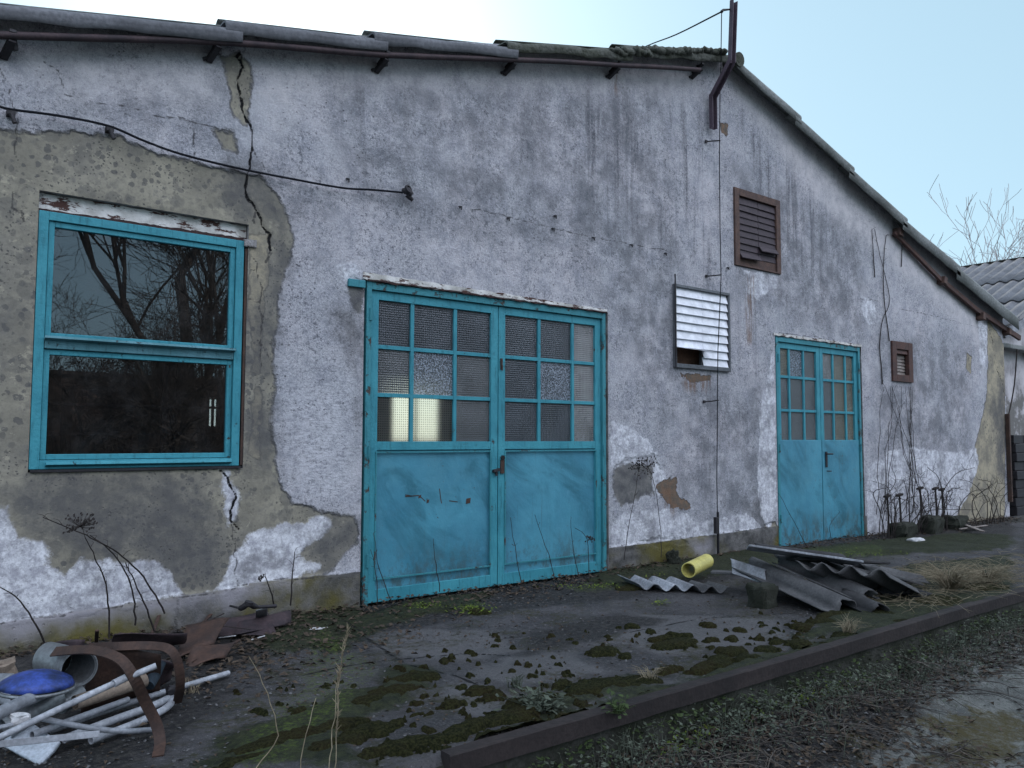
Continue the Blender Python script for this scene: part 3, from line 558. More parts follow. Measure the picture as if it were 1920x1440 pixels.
Yw[on_edge] = 0
V, Q, at = gridmesh('gable_wall', xs, zs, keep, np.stack([X, Yw, Z], -1), A, None)
off = np.array([XP, 0, 0]); V = V-off
ex = MB()
T = .32
for x0, x1, z0, z1 in OPEN:
    ex.add([(x0,0,z0),(x1,0,z0),(x1,T,z0),(x0,T,z0)], [(0,1,2,3)]); ex.add([(x0,0,z1),(x1,0,z1),(x1,T,z1),(x0,T,z1)], [(3,2,1,0)])
    ex.add([(x0,0,z0),(x0,T,z0),(x0,T,z1),(x0,0,z1)], [(0,1,2,3)]); ex.add([(x1,0,z0),(x1,T,z0),(x1,T,z1),(x1,0,z1)], [(3,2,1,0)])
xi = sorted(set([XL, XR, XP]+[o[0] for o in OPEN]+[o[1] for o in OPEN])); zi = sorted(set([-.1, 5.805]+[o[2] for o in OPEN]+[o[3] for o in OPEN]))
for a, b in zip(xi[:-1], xi[1:]):
    for c_, d_ in zip(zi[:-1], zi[1:]):
        mx, mz = (a+b)/2, (c_+d_)/2
        if any(o_[0] < mx < o_[1] and o_[2] < mz < o_[3] for o_ in OPEN): continue
        ta, tb = float(ztop(a)), float(ztop(b))
        if c_ >= max(ta, tb): continue
        ex.add([(a,T,min(c_,ta)),(b,T,min(c_,tb)),(b,T,min(d_,tb)),(a,T,min(d_,ta))], [(3,2,1,0)])
ex.v = [tuple(np.array(v)-off) for v in ex.v]
gw = mesh_from('gable_wall', V, Q, at, [MAT['wall'], MAT['reveal']], ex); gw.parent = build

# side walls, back wall with its windows
mb = MB(); 
for x, s in ((XL, 1), (XR, -1)):
    zt_ = float(ztop(x)); part('side_wall', MB().box(min(x, x+s*.3), max(x, x+s*.3), T+.002, BACK, -.1, zt_-.02), MAT['inner'], build)

BW = [(7.85, 8.95, .85, 2.3), (4.80, 5.03, 1.46, 2.04), (11.2, 12.4, 1.0, 2.6), (13.6, 14.8, 1.0, 2.6), (1.5, 2.3, 1.4, 2.4)]
mb = MB(); xi = sorted(set([XL, XR, XP]+[b[0] for b in BW]+[b[1] for b in BW])); zi = sorted(set([-.1, 5.805]+[b[2] for b in BW]+[b[3] for b in BW]))
for y_ in (BACK, BACK+.25):
    for a, b in zip(xi[:-1], xi[1:]):
        for c_, d_ in zip(zi[:-1], zi[1:]):
            mx, mz = (a+b)/2, (c_+d_)/2
            if any(o_[0] < mx < o_[1] and o_[2] < mz < o_[3] for o_ in BW): continue
            ta, tb = float(ztop(a)), float(ztop(b))
            if c_ >= max(ta, tb): continue
            mb.add([(a,y_,min(c_,ta)),(b,y_,min(c_,tb)),(b,y_,min(d_,tb)),(a,y_,min(d_,ta))], [(0,1,2,3)])
for x0, x1, z0, z1 in BW:
    y0, y1 = BACK, BACK+.25
    mb.add([(x0,y0,z0),(x1,y0,z0),(x1,y1,z0),(x0,y1,z0)], [(0,1,2,3)]); mb.add([(x0,y0,z1),(x1,y0,z1),(x1,y1,z1),(x0,y1,z1)], [(0,1,2,3)])
    mb.add([(x0,y0,z0),(x0,y1,z0),(x0,y1,z1),(x0,y0,z1)], [(0,1,2,3)]); mb.add([(x1,y0,z0),(x1,y1,z0),(x1,y1,z1),(x1,y0,z1)], [(0,1,2,3)])
part('back_wall', mb, MAT['inner'], build)
MAT['white_frame'] = worn('white_frame_paint', (.6,.6,.56), (.4,.4,.36), 5)
for x0, x1, z0, z1 in BW:
    f = MB(); y0, y1 = BACK+.1, BACK+.15
    for a, b, c_, d_ in ((x0,x0+.05,z0,z1),(x1-.05,x1,z0,z1),(x0+.05,x1-.05,z0,z0+.05),(x0+.05,x1-.05,z1-.05,z1),((x0+x1)/2-.02,(x0+x1)/2+.02,z0+.05,z1-.05)): f.box(a,b,y0,y1,c_,d_)
    fo = part('back_window', f, MAT['white_frame'], build)
    part('pane', MB().box(x0+.04,x1-.04,BACK+.12,BACK+.125,z0+.04,z1-.04), MAT['glass_clear'], fo)
# inside: posts, shelf rails and a dark cupboard that show dimly through the window
for i, (x, y) in enumerate(((3.2, 3.0), (7.4, 3.2), (3.4, 6.4), (11.5, 3.2))):
    thing('steel_post', MB().box(x-.08, x+.08, y-.08, y+.08, -.03, float(ztop(x))-.12), MAT['iron'], 'dark steel post standing inside the workshop behind the glass', 'post', 'posts inside the workshop')

# ---- roof
roof = part('roof', MB().add([(XL-.1,-.02,float(ztop(XL))-.07),(XP,-.02,5.69),(XR+.1,-.02,float(ztop(XR))-.09),(XL-.1,BACK+.3,float(ztop(XL))-.07),(XP,BACK+.3,5.69),(XR+.1,BACK+.3,float(ztop(XR))-.09),
     ], [(0,1,4,3),(1,2,5,4)]), MAT['inner'], build)
roof.location = (0, .34, 0)
rnd = random.Random(5)
LJ = [XL-.15, .3, WX(410,45)[0], WX(685,68)[0], WX(932,85)[0], WX(1150,95)[0], XP-.25]
RJ = [XP+.0, WX(1480,225)[0], WX(1580,335)[0], WX(1680,425)[0], WX(1780,510)[0], XR+.22]
def zroof(x): return float(np.interp(x, [XL-.2, .55, 1.84, 3.1, 4.4, 6.0, 7.66, 7.86, 9.3, 10.6, 12.05, 13.8, 15.9], [3.44, 3.93, 4.25, 4.56, 4.89, 5.34, 5.80, 5.70, 5.27, 4.85, 4.40, 3.92, 3.33]))-.045
VY = -.13
VS = .02
def course(x0, x1, tilt, ny, jag, mat):
    L = x1-x0; up = 1 if x0 < XP else -1
    def fn(u, v):
        x = x0+L*u; y = VS+(BACK+.4)*v
        z = zroof(x)+tilt*((1-u) if up > 0 else u)+.025*math.cos(2*math.pi*(y-VS)/.177)+.04
        return (x, y, z)
    m_ = MB().grid(fn, 4, ny); return m_
ny = int((BACK+.55)/.177*8)
for k, (a, b) in enumerate(list(zip(LJ[:-1], LJ[1:]))+list(zip(RJ[:-1], RJ[1:]))):
    left = b < XP+.01
    a2, b2 = (a, b+.12) if left else (a-.12 if k != len(LJ)-1 else a-.04, b)
    mt = MAT['roof_moss'] if (left and b > XP-2.2) else MAT['roof']
    part('roof_sheet', course(a2, b2, .05, ny, 0, mt), mt, roof, solid=.007)
    # the rounded verge piece of this course
    rr = .048 if not left else .052
    pts = []
    n_ = 9; sag = rnd.uniform(-.004, .006)
    for i in range(n_):
        u = i/(n_-1); x = a2+(b2-a2)*u
        t_ = .055*((1-u) if left else u)
        jz = (rnd.uniform(-.012, .012) if mt is MAT['roof_moss'] else rnd.uniform(-.003, .003))
        pts.append((x, VY-.015, zroof(x)+t_-rr*.62-(.03 if left else .0)+jz+sag*math.sin(u*3.1)))
    vb = MB(); prof = []
    hang = .10 if left else float(np.interp((a+b)/2, [7.8, 15.4], [.12, .23]))
    if not left: rr = .06
    if a < 1.0: hang = .105
    for j in range(9):
        an = math.pi*(j/8)*.62
        prof.append((-math.sin(an)*rr*1.1+.035, math.cos(an)*rr))
    prof = [(.16, rr*1.0)]+prof+[(prof[-1][0]+.0, prof[-1][1]-hang+rr), (prof[-1][0]+.012, prof[-1][1]-hang+rr)]+[(p[0]+.012, p[1]-.012) for p in prof[::-1]]+[(.16, rr-.012)]
    nP = len(prof); vs = []
    for i, p in enumerate(pts):
        jag = rnd.uniform(0, .018)
        for j, (dy, dz) in enumerate(prof):
            vs.append((p[0], p[1]+dy, p[2]+dz+(jag if dz < -.03 else 0)))
    vb.add(vs, [(i*nP+j, i*nP+j+1, (i+1)*nP+j+1, (i+1)*nP+j) for i in range(n_-1) for j in range(nP-1)], 0, True)
    vb.add(vs[:nP], [tuple(range(nP))]); vb.add(vs[-nP:], [tuple(range(nP))[::-1]])
    part('verge_piece', vb, MAT['verge_dark'] if left and mt is MAT['roof'] else mt, roof)
# moss and broken rolls by the ridge
mb = MB()
for i in range(26):
    px_ = 1150+i*8.2; p = W(px_, 96+rnd.uniform(-3, 6)-(i > 19)*rnd.uniform(0, 5), -.16); r_ = rnd.uniform(.03, .065)
    def blob(u, v, p=p, r_=r_, s=rnd.random()*9):
        a, b = u*2*math.pi, (v-.5)*math.pi; q = r_*(1+.35*math.sin(3*a+s)*math.cos(b)); return (p[0]+q*1.4*math.cos(a)*math.cos(b), p[1]+q*math.sin(a)*math.cos(b), p[2]+q*.7*math.sin(b))
    mb.grid(blob, 10, 6)
tag(part('ridge_moss', mb, MAT['roof_moss'], roof), kind='stuff')
part('ridge_cap', MB().tube([(XP-.02,-.19,5.70),(XP-.02,.3,5.73),(XP-.02,BACK+.4,5.73)], .085, 14), MAT['roof_moss'], roof)
# rusty pipe along the left verge with its hooks
ppts = [W(px_, py_, -.13) for px_, py_ in ((-60,62),(0,66),(200,72),(400,78),(560,90),(720,103),(960,112),(1060,116),(1155,122),(1240,126),(1312,131))]
po = part('verge_pipe', MB().tube(smoothpts(ppts, 3), .024, 10), MAT['rust_dark'], build)
for px_, py_ in ((22,78),(408,88),(722,112),(962,119),(1157,128),(1312,130)):
    b_ = W(px_, py_, -.1); mb = MB().bar(b_+[0,-.05,.05], b_+[0,.1,-.01], .04, .025).bar(b_+[0,-.03,-.0], b_+[-.03,.1,-.075], .045, .035).bar(b_+[.0,.02,.06], b_+[.02,.03,-.04], .04, .03).tube([b_+[-.02,.08,-.05], b_+[-.07,.09,-.075]], .014, 6)
    part('hook', mb, MAT['iron'], po, bevel=.004)
# bargeboard of the right verge
bp = [W(px_, py_, -.06) for px_, py_ in ((1676,436),(1760,521),(1830,580),(1912,634))]
mb = MB(); mb.ribbon(bp, (0,0,1), [.05,.07,.08,.09], .045)
bo = part('bargeboard', mb, MAT['wood_red'], build, bevel=.004)
for px_, py_ in ((1680,437),(1763,527),(1836,594),(1885,622)):
    b_ = W(px_, py_, -.03); part('rafter_end', MB().obox(b_+[0,.0,.0], (.05,0,-.01), (0,.09,0), (.01,0,.055)), MAT['wood_brown'], bo, bevel=.006)

# ---- doors
def fr(mb, x0, x1, z0, z1, w, y0, y1, wt=None, wb=None):
    wt = w if wt is None else wt; wb = w if wb is None else wb
    mb.box(x0, x0+w, y0, y1, z0, z1); mb.box(x1-w, x1, y0, y1, z0, z1)
    mb.box(x0+w, x1-w, y0, y1, z1-wt, z1)
    if wb: mb.box(x0+w, x1-w, y0, y1, z0, z0+wb)
    return mb
def bars(mb, x0, x1, z0, z1, cols, rows, w, y0, y1):
    for x in cols: mb.box(x-w/2, x+w/2, y0, y1, z0, z1)
    xx = [x0]+[c for c in cols]+[x1]
    for z in rows:
        for i in range(len(xx)-1): mb.box(xx[i]+(w/2 if i else 0), xx[i+1]-(w/2 if i < len(xx)-2 else 0), y0+.002, y1-.002, z-w/2, z+w/2)
    return mb
def leaf(par, x0, x1, z0, z1, zp, cols, rows, pmap, inset=True, zb=None):
    lf = MB(); st = .075; fr(lf, x0, x1, z0, z1, st, .03, .07, .07, .10)
    lf.box(x0+st, x1-st, .032, .068, zp-.07, zp)                      # lock rail
    lo = part('door_leaf', lf, MAT['blue_frame'], par, bevel=.003)
    pn = MB(); nx, nz = 24, 24
    def pf(u, v):
        x = x0+st+(x1-x0-2*st)*u; z = z0+.1+(zp-.07-z0-.1)*v
        return (x, .052-.006*math.sin(u*3.1)*math.sin(v*3.1)*float(fbm(np.array(x*1.7), np.array(z*1.7))*2), z)
    if inset: pn.grid(pf, nx, nz); part('panel', pn, MAT['blue'], lo)
    else:
        pn.box(x0+.004, x1-.004, .022, .028, z0+.004, zp-.004); part('panel', pn, MAT['blue'], lo, bevel=.002)
    gb = bars(MB(), x0+st, x1-st, zp, z1-.07, cols, rows, .032, .036, .064); part('glazing_bar', gb, MAT['blue_frame'], lo, bevel=.002)
    xx = [x0+st]+cols+[x1-st]; zz = [z1-.07]+rows+[zp]; pb = MB()
    for r in range(3):
        for c_ in range(3): pb.add([(xx[c_],.055,zz[r]),(xx[c_+1],.055,zz[r]),(xx[c_+1],.055,zz[r+1]),(xx[c_],.055,zz[r+1])], [(0,3,2,1)], pmap[r][c_])
    part('panes', pb, GL, lo)
    # putty and rust along the bars
    return lo
def door_pair(o_, xm, zp, colsL, colsR, rows, mapL, mapR, name_l, name_r, inset=True):
    x0, x1, z0, z1 = o_
    part('door_frame', fr(MB(), x0+.026, x1-.026, z0+.02, z1-.006, .045, .005, .10, .06, 0), MAT['blue_old'], build, bevel=.003)
    a = leaf(build, x0+.074, xm-.004, z0+.035, z1-.07, zp, colsL, rows, mapL, inset); b = leaf(build, xm+.004, x1-.074, z0+.035, z1-.07, zp, colsR, rows, mapR, inset)
    return a, b
c1 = lambda *a: [WX(x, 700)[0] for x in a]
l1, r1 = door_pair(O_D1, WX(938,700)[0], 1.285, c1(777,858), c1(1016,1079), [2.05, 1.66], [[0,0,0],[1,3,1],[4,4,1]], [[0,0,2],[0,3,2],[0,0,2]], '', '')
xm = WX(938,700)[0]
def panel_frame(mb, x0, x1, z0, z1, w=.012, y=.028):
    return fr(mb, x0, x1, z0, z1, w, y-.004, y+.006)
part('panel_trim', panel_frame(MB(), O_D1[0]+.135, xm-.075, .19, 1.205), MAT['blue_old'], l1)
part('panel_trim', panel_frame(MB(), xm+.075, O_D1[1]-.135, .19, 1.205), MAT['blue_old'], r1)
def frontpanel(par, x0, x1, z0, z1, y=.026):
    mb = MB()
    def f(u, v):
        x = x0+(x1-x0)*u; z = z0+(z1-z0)*v
        return (x, y+.004*math.sin(math.pi*u)*(float(fbm(np.array(x*2.1), np.array(z*2.1)))-.5)*2, z)
    mb.grid(f, 20, 20); return part('sheet_panel', mb, MAT['blue'], par)
sc_ = MB()
for pl in ([(760,931),(785,929),(790,933)],[(790,933),(797,940)],[(800,935),(803,945),(799,946)],[(799,943),(810,952),(826,979)],[(813,955),(818,968)],[(824,916),(826,935),(828,944)],[(842,939),(858,941)],[(760,928),(772,930)],[(690,1070),(694,1085)]):
    q_ = [W(a, b, .046) for a, b in pl]; sc_.ribbon(q_, (0,0,1) if abs(pl[0][0]-pl[-1][0]) > 6 else (1,0,0), .008, .003)
for a, b, w_, h_ in ((878,939,.022,.022),(787,931,.012,.012),(802,940,.012,.014)): q_ = W(a, b, .046); sc_.obox(q_, (w_,0,.003), (0,.002,0), (.003,0,h_))
part('paint_chips', sc_, MAT['rust'], l1)
mb = MB().tube([(xm+.045,.03,1.08),(xm+.045,-.012,1.08)], .012, 10).tube([(xm+.045,-.012,1.08),(xm+.045,-.016,1.0)], .008, 8)
part('lock', MB().obox((xm+.045,.024,1.06), (.02,0,0), (0,.006,0), (0,0,.06)), MAT['rust'], r1)
part('keyhole', MB().tube([(xm+.045,.02,1.14),(xm+.045,.012,1.14)], .022, 12), MAT['void'], r1)
part('handle', MB().obox((xm-.03,.012,1.03), (.035,0,.006), (0,.014,0), (0,0,.012)).tube([(xm-.03,.015,1.03),(xm-.03,.01,.98)], .01, 8), MAT['iron'], l1)
part('door_bolt', MB().obox((xm+.03,.022,1.98), (.008,0,0), (0,.01,0), (0,0,.05)).tube([(xm+.03,.01,1.97),(xm+.03,.01,1.92)], .007, 8), MAT['rust'], r1)
for x, lf in ((O_D1[0]+.062, l1), (O_D1[1]-.062, r1), (O_D2[0]+.062, None), (O_D2[1]-.062, None)):
    pass
xm2 = WX(1541,700)[0]
l2, r2 = door_pair(O_D2, xm2, 1.3, c1(1485,1512), c1(1567,1590), [2.08, 1.665], [[5,3,1],[1,1,1],[1,1,1]], [[2,5,5],[1,5,5],[1,5,5]], '', '', False)
part('handle', MB().obox((xm2+.085,.012,1.05), (.018,0,0), (0,.005,0), (0,0,.10)).tube([(xm2+.085,.01,1.12),(xm2+.085,-.03,1.12),(xm2+.16,-.035,1.12)], .009, 8).tube([(xm2+.085,.01,.90),(xm2+.085,-.02,.90),(xm2+.14,-.02,.90)], .007, 8), MAT['iron'], r2)
# hinges
for x, lf in ((O_D1[0]+.062, l1), (O_D1[1]-.062, r1), (O_D2[0]+.062, l2), (O_D2[1]-.062, r2)):
    for z in (.35, 1.2, 2.3): part('hinge', MB().tube([(x,.0,z-.05),(x,.0,z+.05)], .011, 8), MAT['blue_old'], lf)
# plaster lintels: white flaking strips over the openings
def lintel_mat():
    m = Mat('flaking_lintel'); P = m.pos(); c = m.mix(m.ramp(m.noise(6, 5, .6, P), .35, .65), (.68, .67, .66), (.40, .39, .37))
    sp = m.n('ShaderNodeSeparateXYZ'); m.link(P, sp.inputs[0])
    c = m.mix(m.ramp(m.noise(1, 6, .75, m.scale(P, (7, 7, 22))), .52, .57), c, (.07, .035, .03)); return m.finish(c, .9, m.bump(m.noise(30, 5, .7, P), .008))
MAT['lintel'] = lintel_mat(); MAT['rust_ragged'] = worn('peeling_rust', (.06,.03,.028), (.025,.016,.018), 20, .9, bumpd=.006)
def strip(name, x0, x1, za0, zb0, za1, zb1, y, t, mat, par):      # ragged plaster strip
    mb = MB(); n = 60
    top = [(x0+(x1-x0)*i/n, y, zb0+(zb1-zb0)*i/n+rnd.uniform(-.004,.004)) for i in range(n+1)]
    bot = [(x0+(x1-x0)*i/n, y-.0, za0+(za1-za0)*i/n+rnd.uniform(-.008,.008)) for i in range(n+1)]
    vs = top+bot+[(v[0], v[1]+t, v[2]) for v in top]+[(v[0], v[1]+t, v[2]) for v in bot]; N = n+1
    fs = []
    for i in range(n): fs += [(i, N+i, N+i+1, i+1), (2*N+i, 2*N+i+1, 3*N+i+1, 3*N+i), (i, i+1, 2*N+i+1, 2*N+i), (N+i, 3*N+i, 3*N+i+1, N+i+1)]
    mb.add(vs, fs); return part(name, mb, mat, par)
strip('door_lintel', 3.06, 5.78, 2.572, 2.63, 2.572, 2.60, -.012, .03, MAT['lintel'], build)
strip('door_lintel', 8.62, 10.67, 2.572, 2.60, 2.572, 2.60, -.012, .03, MAT['lintel'], build)
strip('window_lintel', .803, 2.132, 2.738, 2.857, 2.74, 2.857, .045, .03, MAT['lintel'], build)
strip('rust_band', .803, 2.132, 2.735, 2.752, 2.735, 2.765, .03, .012, MAT['rust_ragged'], build)
strip('rust_band', 3.10, 5.78, 2.566, 2.578, 2.566, 2.576, -.016, .004, MAT['rust_ragged'], build)
part('lintel_stub', MB().box(2.93, 3.075, -.03, .02, 2.50, 2.56), MAT['blue_old'], build, bevel=.004)

# ---- the big window
x0, x1, z0, z1 = O_WIN
wf = MB(); zt_ = 2.735; zb_ = 1.115
fr(wf, x0+.004, x1-.03, zb_, zt_, .055, .0, .10)
wo_ = part('window', wf, MAT['blue_frame'], build, bevel=.003)
zm = 1.905
sash = MB(); fr(sash, x0+.062, x1-.088, zm+.03, zt_-.058, .034, .015, .055); fr(sash, x0+.062, x1-.088, zb_+.058, zm-.04, .034, .02, .06)
part('sash', sash, MAT['blue_frame'], wo_, bevel=.003)
part('transom', MB().box(x0+.062, x1-.088, .0, .06, zm-.037, zm+.027), MAT['blue_dull'], wo_, bevel=.004)
part('drip_board', MB().obox(((x0+x1)/2-.013,-.012,zm+.025), ((x1-x0)/2-.07,0,0), (0,.028,-.008), (0,.004,.008)), MAT['blue_dull'], wo_, bevel=.002)
part('drip_board', MB().obox(((x0+x1)/2-.0,-.012,zb_+.03), ((x1-x0)/2-.09,0,0), (0,.022,-.008), (0,.004,.010)), MAT['blue_frame'], wo_, bevel=.002)
part('pane', MB().box(x0+.095, x1-.12, .038, .042, zm+.06, zt_-.09), MAT['glass'], wo_)
part('pane', MB().box(x0+.095, x1-.12, .043, .047, zb_+.09, zm-.07), MAT['glass'], wo_)
part('sill', MB().box(x0+.01, x1-.02, -.02, .10, 1.097, 1.113), MAT['iron'], build)
part('plaster_edge', MB().obox((2.122,.03,1.9), (.008,0,0), (0,.03,0), (0,0,.78)), MAT['rust'], wo_)
strip('broken_plaster', 2.10, 2.19, 2.70, 2.745, 2.70, 2.75, -.018, .03, MAT['reveal'], build)
# things dimly visible inside
mb = MB().box(.9, 3.4, 1.2, 1.24, 1.555, 1.575).box(.9, 3.2, 1.2, 1.24, 1.33, 1.35)
for x in (.95, 1.9, 3.1): mb.box(x, x+.04, 1.2, 1.24, 0, 1.9)
thing('shelf_rack', mb, MAT['wood_pale'], 'dim wooden rack behind the lower pane of the big blue window', 'rack')
thing('cupboard', MB().box(1.3, 1.75, 1.5, 2.0, 0, 2.05).box(1.28, 1.77, 1.49, 2.01, 2.05, 2.08), MAT['void'], 'tall dark cupboard inside the workshop behind the big window', 'cupboard')

# ---- brown shuttered window
x0, x1, z0, z1 = O_SH
sh = part('shutter_frame', fr(MB(), x0+.004, x1-.004, z0+.004, z1-.004, .085, -.022, .05, .085, .02), MAT['wood_brown'], build, bevel=.003)
xm3 = (x0+x1)/2+.02
for a, b, zlo in ((x0+.09, xm3-.004, z0+.13), (xm3+.004, x1-.09, z0+.13)):
    mb = MB(); n = 9
    for i in range(n):
        zc = zlo+(z1-.1-zlo)*(i+.5)/n; hh = (z1-.1-zlo)/n
        mb.obox(((a+b)/2, .005+rnd.uniform(-.003,.003), zc), ((b-a)/2, 0, rnd.uniform(-.004,.004)), (0,.003,0), (0,.008,hh*.54))
    part('shutter_slats', mb, MAT['slat_dark'], sh)
part('shutter_flap', MB().obox(((x0+.09+xm3)/2,-.03,z0+.13), ((xm3-x0-.1)/2,0,.004), (0,.02,.03), (0,.003,-.004)), MAT['slat_dark'], sh)
part('shutter_flap', MB().obox(((x1-.09+xm3)/2,-.028,z0+.26), ((x1-xm3-.1)/2,0,.004), (0,.02,.03), (0,.003,-.004)), MAT['slat_dark'], sh)
part('bottom_board', MB().box(x0+.09, x1-.09, .0, .02, z0+.025, z0+.135), MAT['wood_brown'], sh)

# ---- white louvred vent
x0, x1, z0, z1 = O_LV
lv = part('louvre_frame', fr(MB(), x0+.0, x1-.0, z0+.0, z1-.0, .026, -.035, .03, .03, .045), MAT['steel'], build, bevel=.003)
xm4 = x0+.49*(x1-x0)+.01; n = 9; hh = (z1-z0-.075)/n
for i in range(n):
    zc = z1-.03-hh*(i+.5)
    if i < 7: part('louvre_slat', MB().obox(((x0+.03+xm4)/2, -.012, zc), ((xm4-x0-.034)/2, 0, rnd.uniform(-.002,.002)), (0,.002,.0), (0,.014,hh*.56)), MAT['slat_white'], lv)
    part('louvre_slat', MB().obox(((xm4+x1-.03)/2, -.010, zc), ((x1-.03-xm4)/2-.004, 0, rnd.uniform(-.002,.002)), (0,.002,.0), (0,.014,hh*.56)), MAT['slat_white'], lv)
zf = z1-.03-hh*7
part('open_slat', MB().obox(((x0+.03+xm4)/2+.02, -.075, zf-.02), ((xm4-x0-.034)/2+.03, 0, -.004), (0,.062,.012), (0,-.001,.003)), MAT['slat_white'], lv)
part('brick_infill', MB().box(x0+.03, x1-.03, .12, .2, z0+.03, z1-.03), MAT['brick'], lv)
part('mullion', MB().box(xm4-.01, xm4+.01, -.0, .03, z0+.045, z1-.03), MAT['steel'], lv)
part('frame_rod', MB().tube([(x0-.005,-.045,z1+.10),(x0-.005,-.045,z0+.0)], .008, 8), MAT['iron'], lv)

# ---- small red-brown vent window
x0, x1, z0, z1 = O_VT
vf = part('vent_frame', fr(MB(), x0-.0, x1+.0, z0+.0, z1-.0, .125, -.03, .03, .11, .10), MAT['wood_red'], build, bevel=.004)
mb = MB(); n = 6
for i in range(n):
    zc = z0+.11+(z1-z0-.30)*(i+.5)/n; mb.obox(((x0+x1)/2+.03,.045,zc), ((x1-x0)/2-.14,0,rnd.uniform(-.006,.006)), (0,.004,0), (0,.008,(z1-z0-.3)/n*.52))
part('vent_slats', mb, MAT['wood_pale'], vf)
part('vent_hood', MB().obox(((x0+x1)/2,.02,z1-.15), ((x1-x0)/2-.13,0,0), (0,.03,-.008), (0,.006,.03)), MAT['wood_red'], vf)
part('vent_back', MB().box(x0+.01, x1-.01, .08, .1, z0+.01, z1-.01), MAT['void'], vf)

# right corner strip (rusty corner iron)
part('corner_iron', MB().bar((XR-.05,-.04,.25), (XR-.05,-.04,1.75), .06, .05), MAT['rust'], build)

# ================================================================ fixtures on the wall (things)
def pw(px, py, y=-.05): return W(px, py, y)
cpts = smoothpts([pw(-60,190), pw(-10,197,-.05), pw(20,205,-.06), pw(110,217), pw(203,236,-.06), pw(270,264), pw(340,289), pw(440,314,-.03), pw(540,334), pw(640,352), pw(700,356), pw(755,361,-.06)], 5)
cb = empty('cable', cpts[0], 'black cable sagging along the plaster above the big blue window', 'cable')
part('wire', MB().tube(cpts, .0085, 8), MAT['cable'], cb)
for px_, py_ in ((20,212),(205,243)):
    b_ = W(px_, py_, -.03); part('bracket', MB().obox(b_, (.022,0,0), (0,.035,0), (0,0,.018)).tube([b_+[0,-.03,-.01], b_+[.02,-.04,-.07]], .014, 8), MAT['iron'], cb)
e = W(763,363,-.06)
part('insulator', MB().tube([e+[-.02,.03,.03], e+[0,-.01,.02], e+[.03,-.03,-.01]], [.02,.034,.02], 12).tube([e+[.0,.0,-.01], e+[.05,-.01,-.05]], [.022,.016], 10).pipe([e+[-.005,-.02,.03], e+[.0,-.035,.035]], .036, .012, 14), MAT['iron'], cb)

# mast
mx = 7.52
q = lambda px, py, y: W(px, py, y)
m0, m1 = q(1335,242,-.05), q(1334,182,-.05); m2 = q(1369,118,-.30); m3 = q(1371,60,-.30); m4 = q(1373,3,-.30)
ms = empty('steel_mast', m0, 'cranked dark steel mast bolted to the gable peak and rising past the roof', 'mast')
def channel(p, q_, w=.085, d=.05, t=.008):
    mb = MB(); p = np.array(p); q_ = np.array(q_); dd = (q_-p)/np.linalg.norm(q_-p); r = np.cross(dd, (0,-1,0)); r /= np.linalg.norm(r); f = np.cross(r, dd)
    mb.bar(p, q_, w, t, up=f); mb.bar(p+r*(w/2-t/2)+f*d/2, q_+r*(w/2-t/2)+f*d/2, t, d-t, up=f); mb.bar(p-r*(w/2-t/2)+f*d/2, q_-r*(w/2-t/2)+f*d/2, t, d-t, up=f); return mb
a_ = channel(m0, m1+[0,0,.02]); b_ = channel(m1, m2+[0,0,.02]); c_ = channel(m2, m4, .08)
for k_, nm in ((a_, 'wall_leg'), (b_, 'crank'), (c_, 'upright')): part(nm, k_, MAT['mast'], ms)
ins = q(1353,22,-.30)
part('wire_clamp', MB().tube([m3+(m4-m3)*.75, ins+[.03,0,.03], ins], [.008,.014,.018], 8), MAT['iron'], ms)
far = np.array([ins[0]-3.2, 9., ins[2]+.4]); far = W(1213,86,3.5)
tag(MB().tube(smoothpts([ins, (ins+far)/2+[0,0,-.03], far, far+(far-ins)], 4), .009, 6).build('overhead_wire', MAT['cable'], origin=ins), 'thin overhead wire running from the steel mast back over the roof', 'wire')
# earth wire with stand-offs
wpts = [ins+[0,0,-.01], q(1352,95,-.28), q(1352,112,-.2), q(1350,180,-.11), q(1349,300,-.10), q(1350,420,-.10), q(1352,520,-.10), q(1346,660,-.10), q(1345,800,-.09), q(1344,900,-.08), q(1346,1000,-.07), q(1347,1060,-.06)]
ew = empty('earth_wire', wpts[-1], 'thin earth wire running down the plaster past the white louvre', 'wire')
part('wire', MB().tube(wpts, .0055, 6), MAT['cable'], ew)
for px_, py_, l_ in ((1349,263,.12),(1350,515,.12),(1346,750,.12)):
    b_ = q(px_, py_, -.10); part('standoff', MB().tube([b_+[.01,0,0], b_+[-.07,.03,-.015], b_+[-.13,.09,-.02]], .008, 6).obox(b_+[-.13,.085,-.02],(.012,0,0),(0,.01,0),(0,0,.015)), MAT['iron'], ew)
part('guard_pipe', MB().tube([q(1346,960,-.06), q(1347,1062,-.05)], .014, 8), MAT['iron'], ew)
part('clamp', MB().obox(q(1343,985,-.07), (.025,0,0), (0,.02,0), (0,0,.09)), MAT['iron'], ew, bevel=.004)
# old hooks left in the wall
for i, (px_, py_) in enumerate(((862,388),(952,409),(1036,429),(1112,446),(1183,459),(1247,475),(651,336),(1364,502),(1040,405))):
    b_ = W(px_, py_, -.01); o = MB().obox(b_+[0,-.008,0], (.013,0,0), (0,.012,0), (0,0,.004)).obox(b_+[0.008,-.014,-.012], (.004,0,0), (0,.004,0), (0,0,.015)).obox(b_+[-.009,-.014,-.008], (.003,0,0), (0,.003,0), (0,0,.010))
    thing('wall_hook', o, MAT['iron'], 'small rusted cable hook left in the upper gable plaster', 'hook', 'old cable hooks in the gable wall')

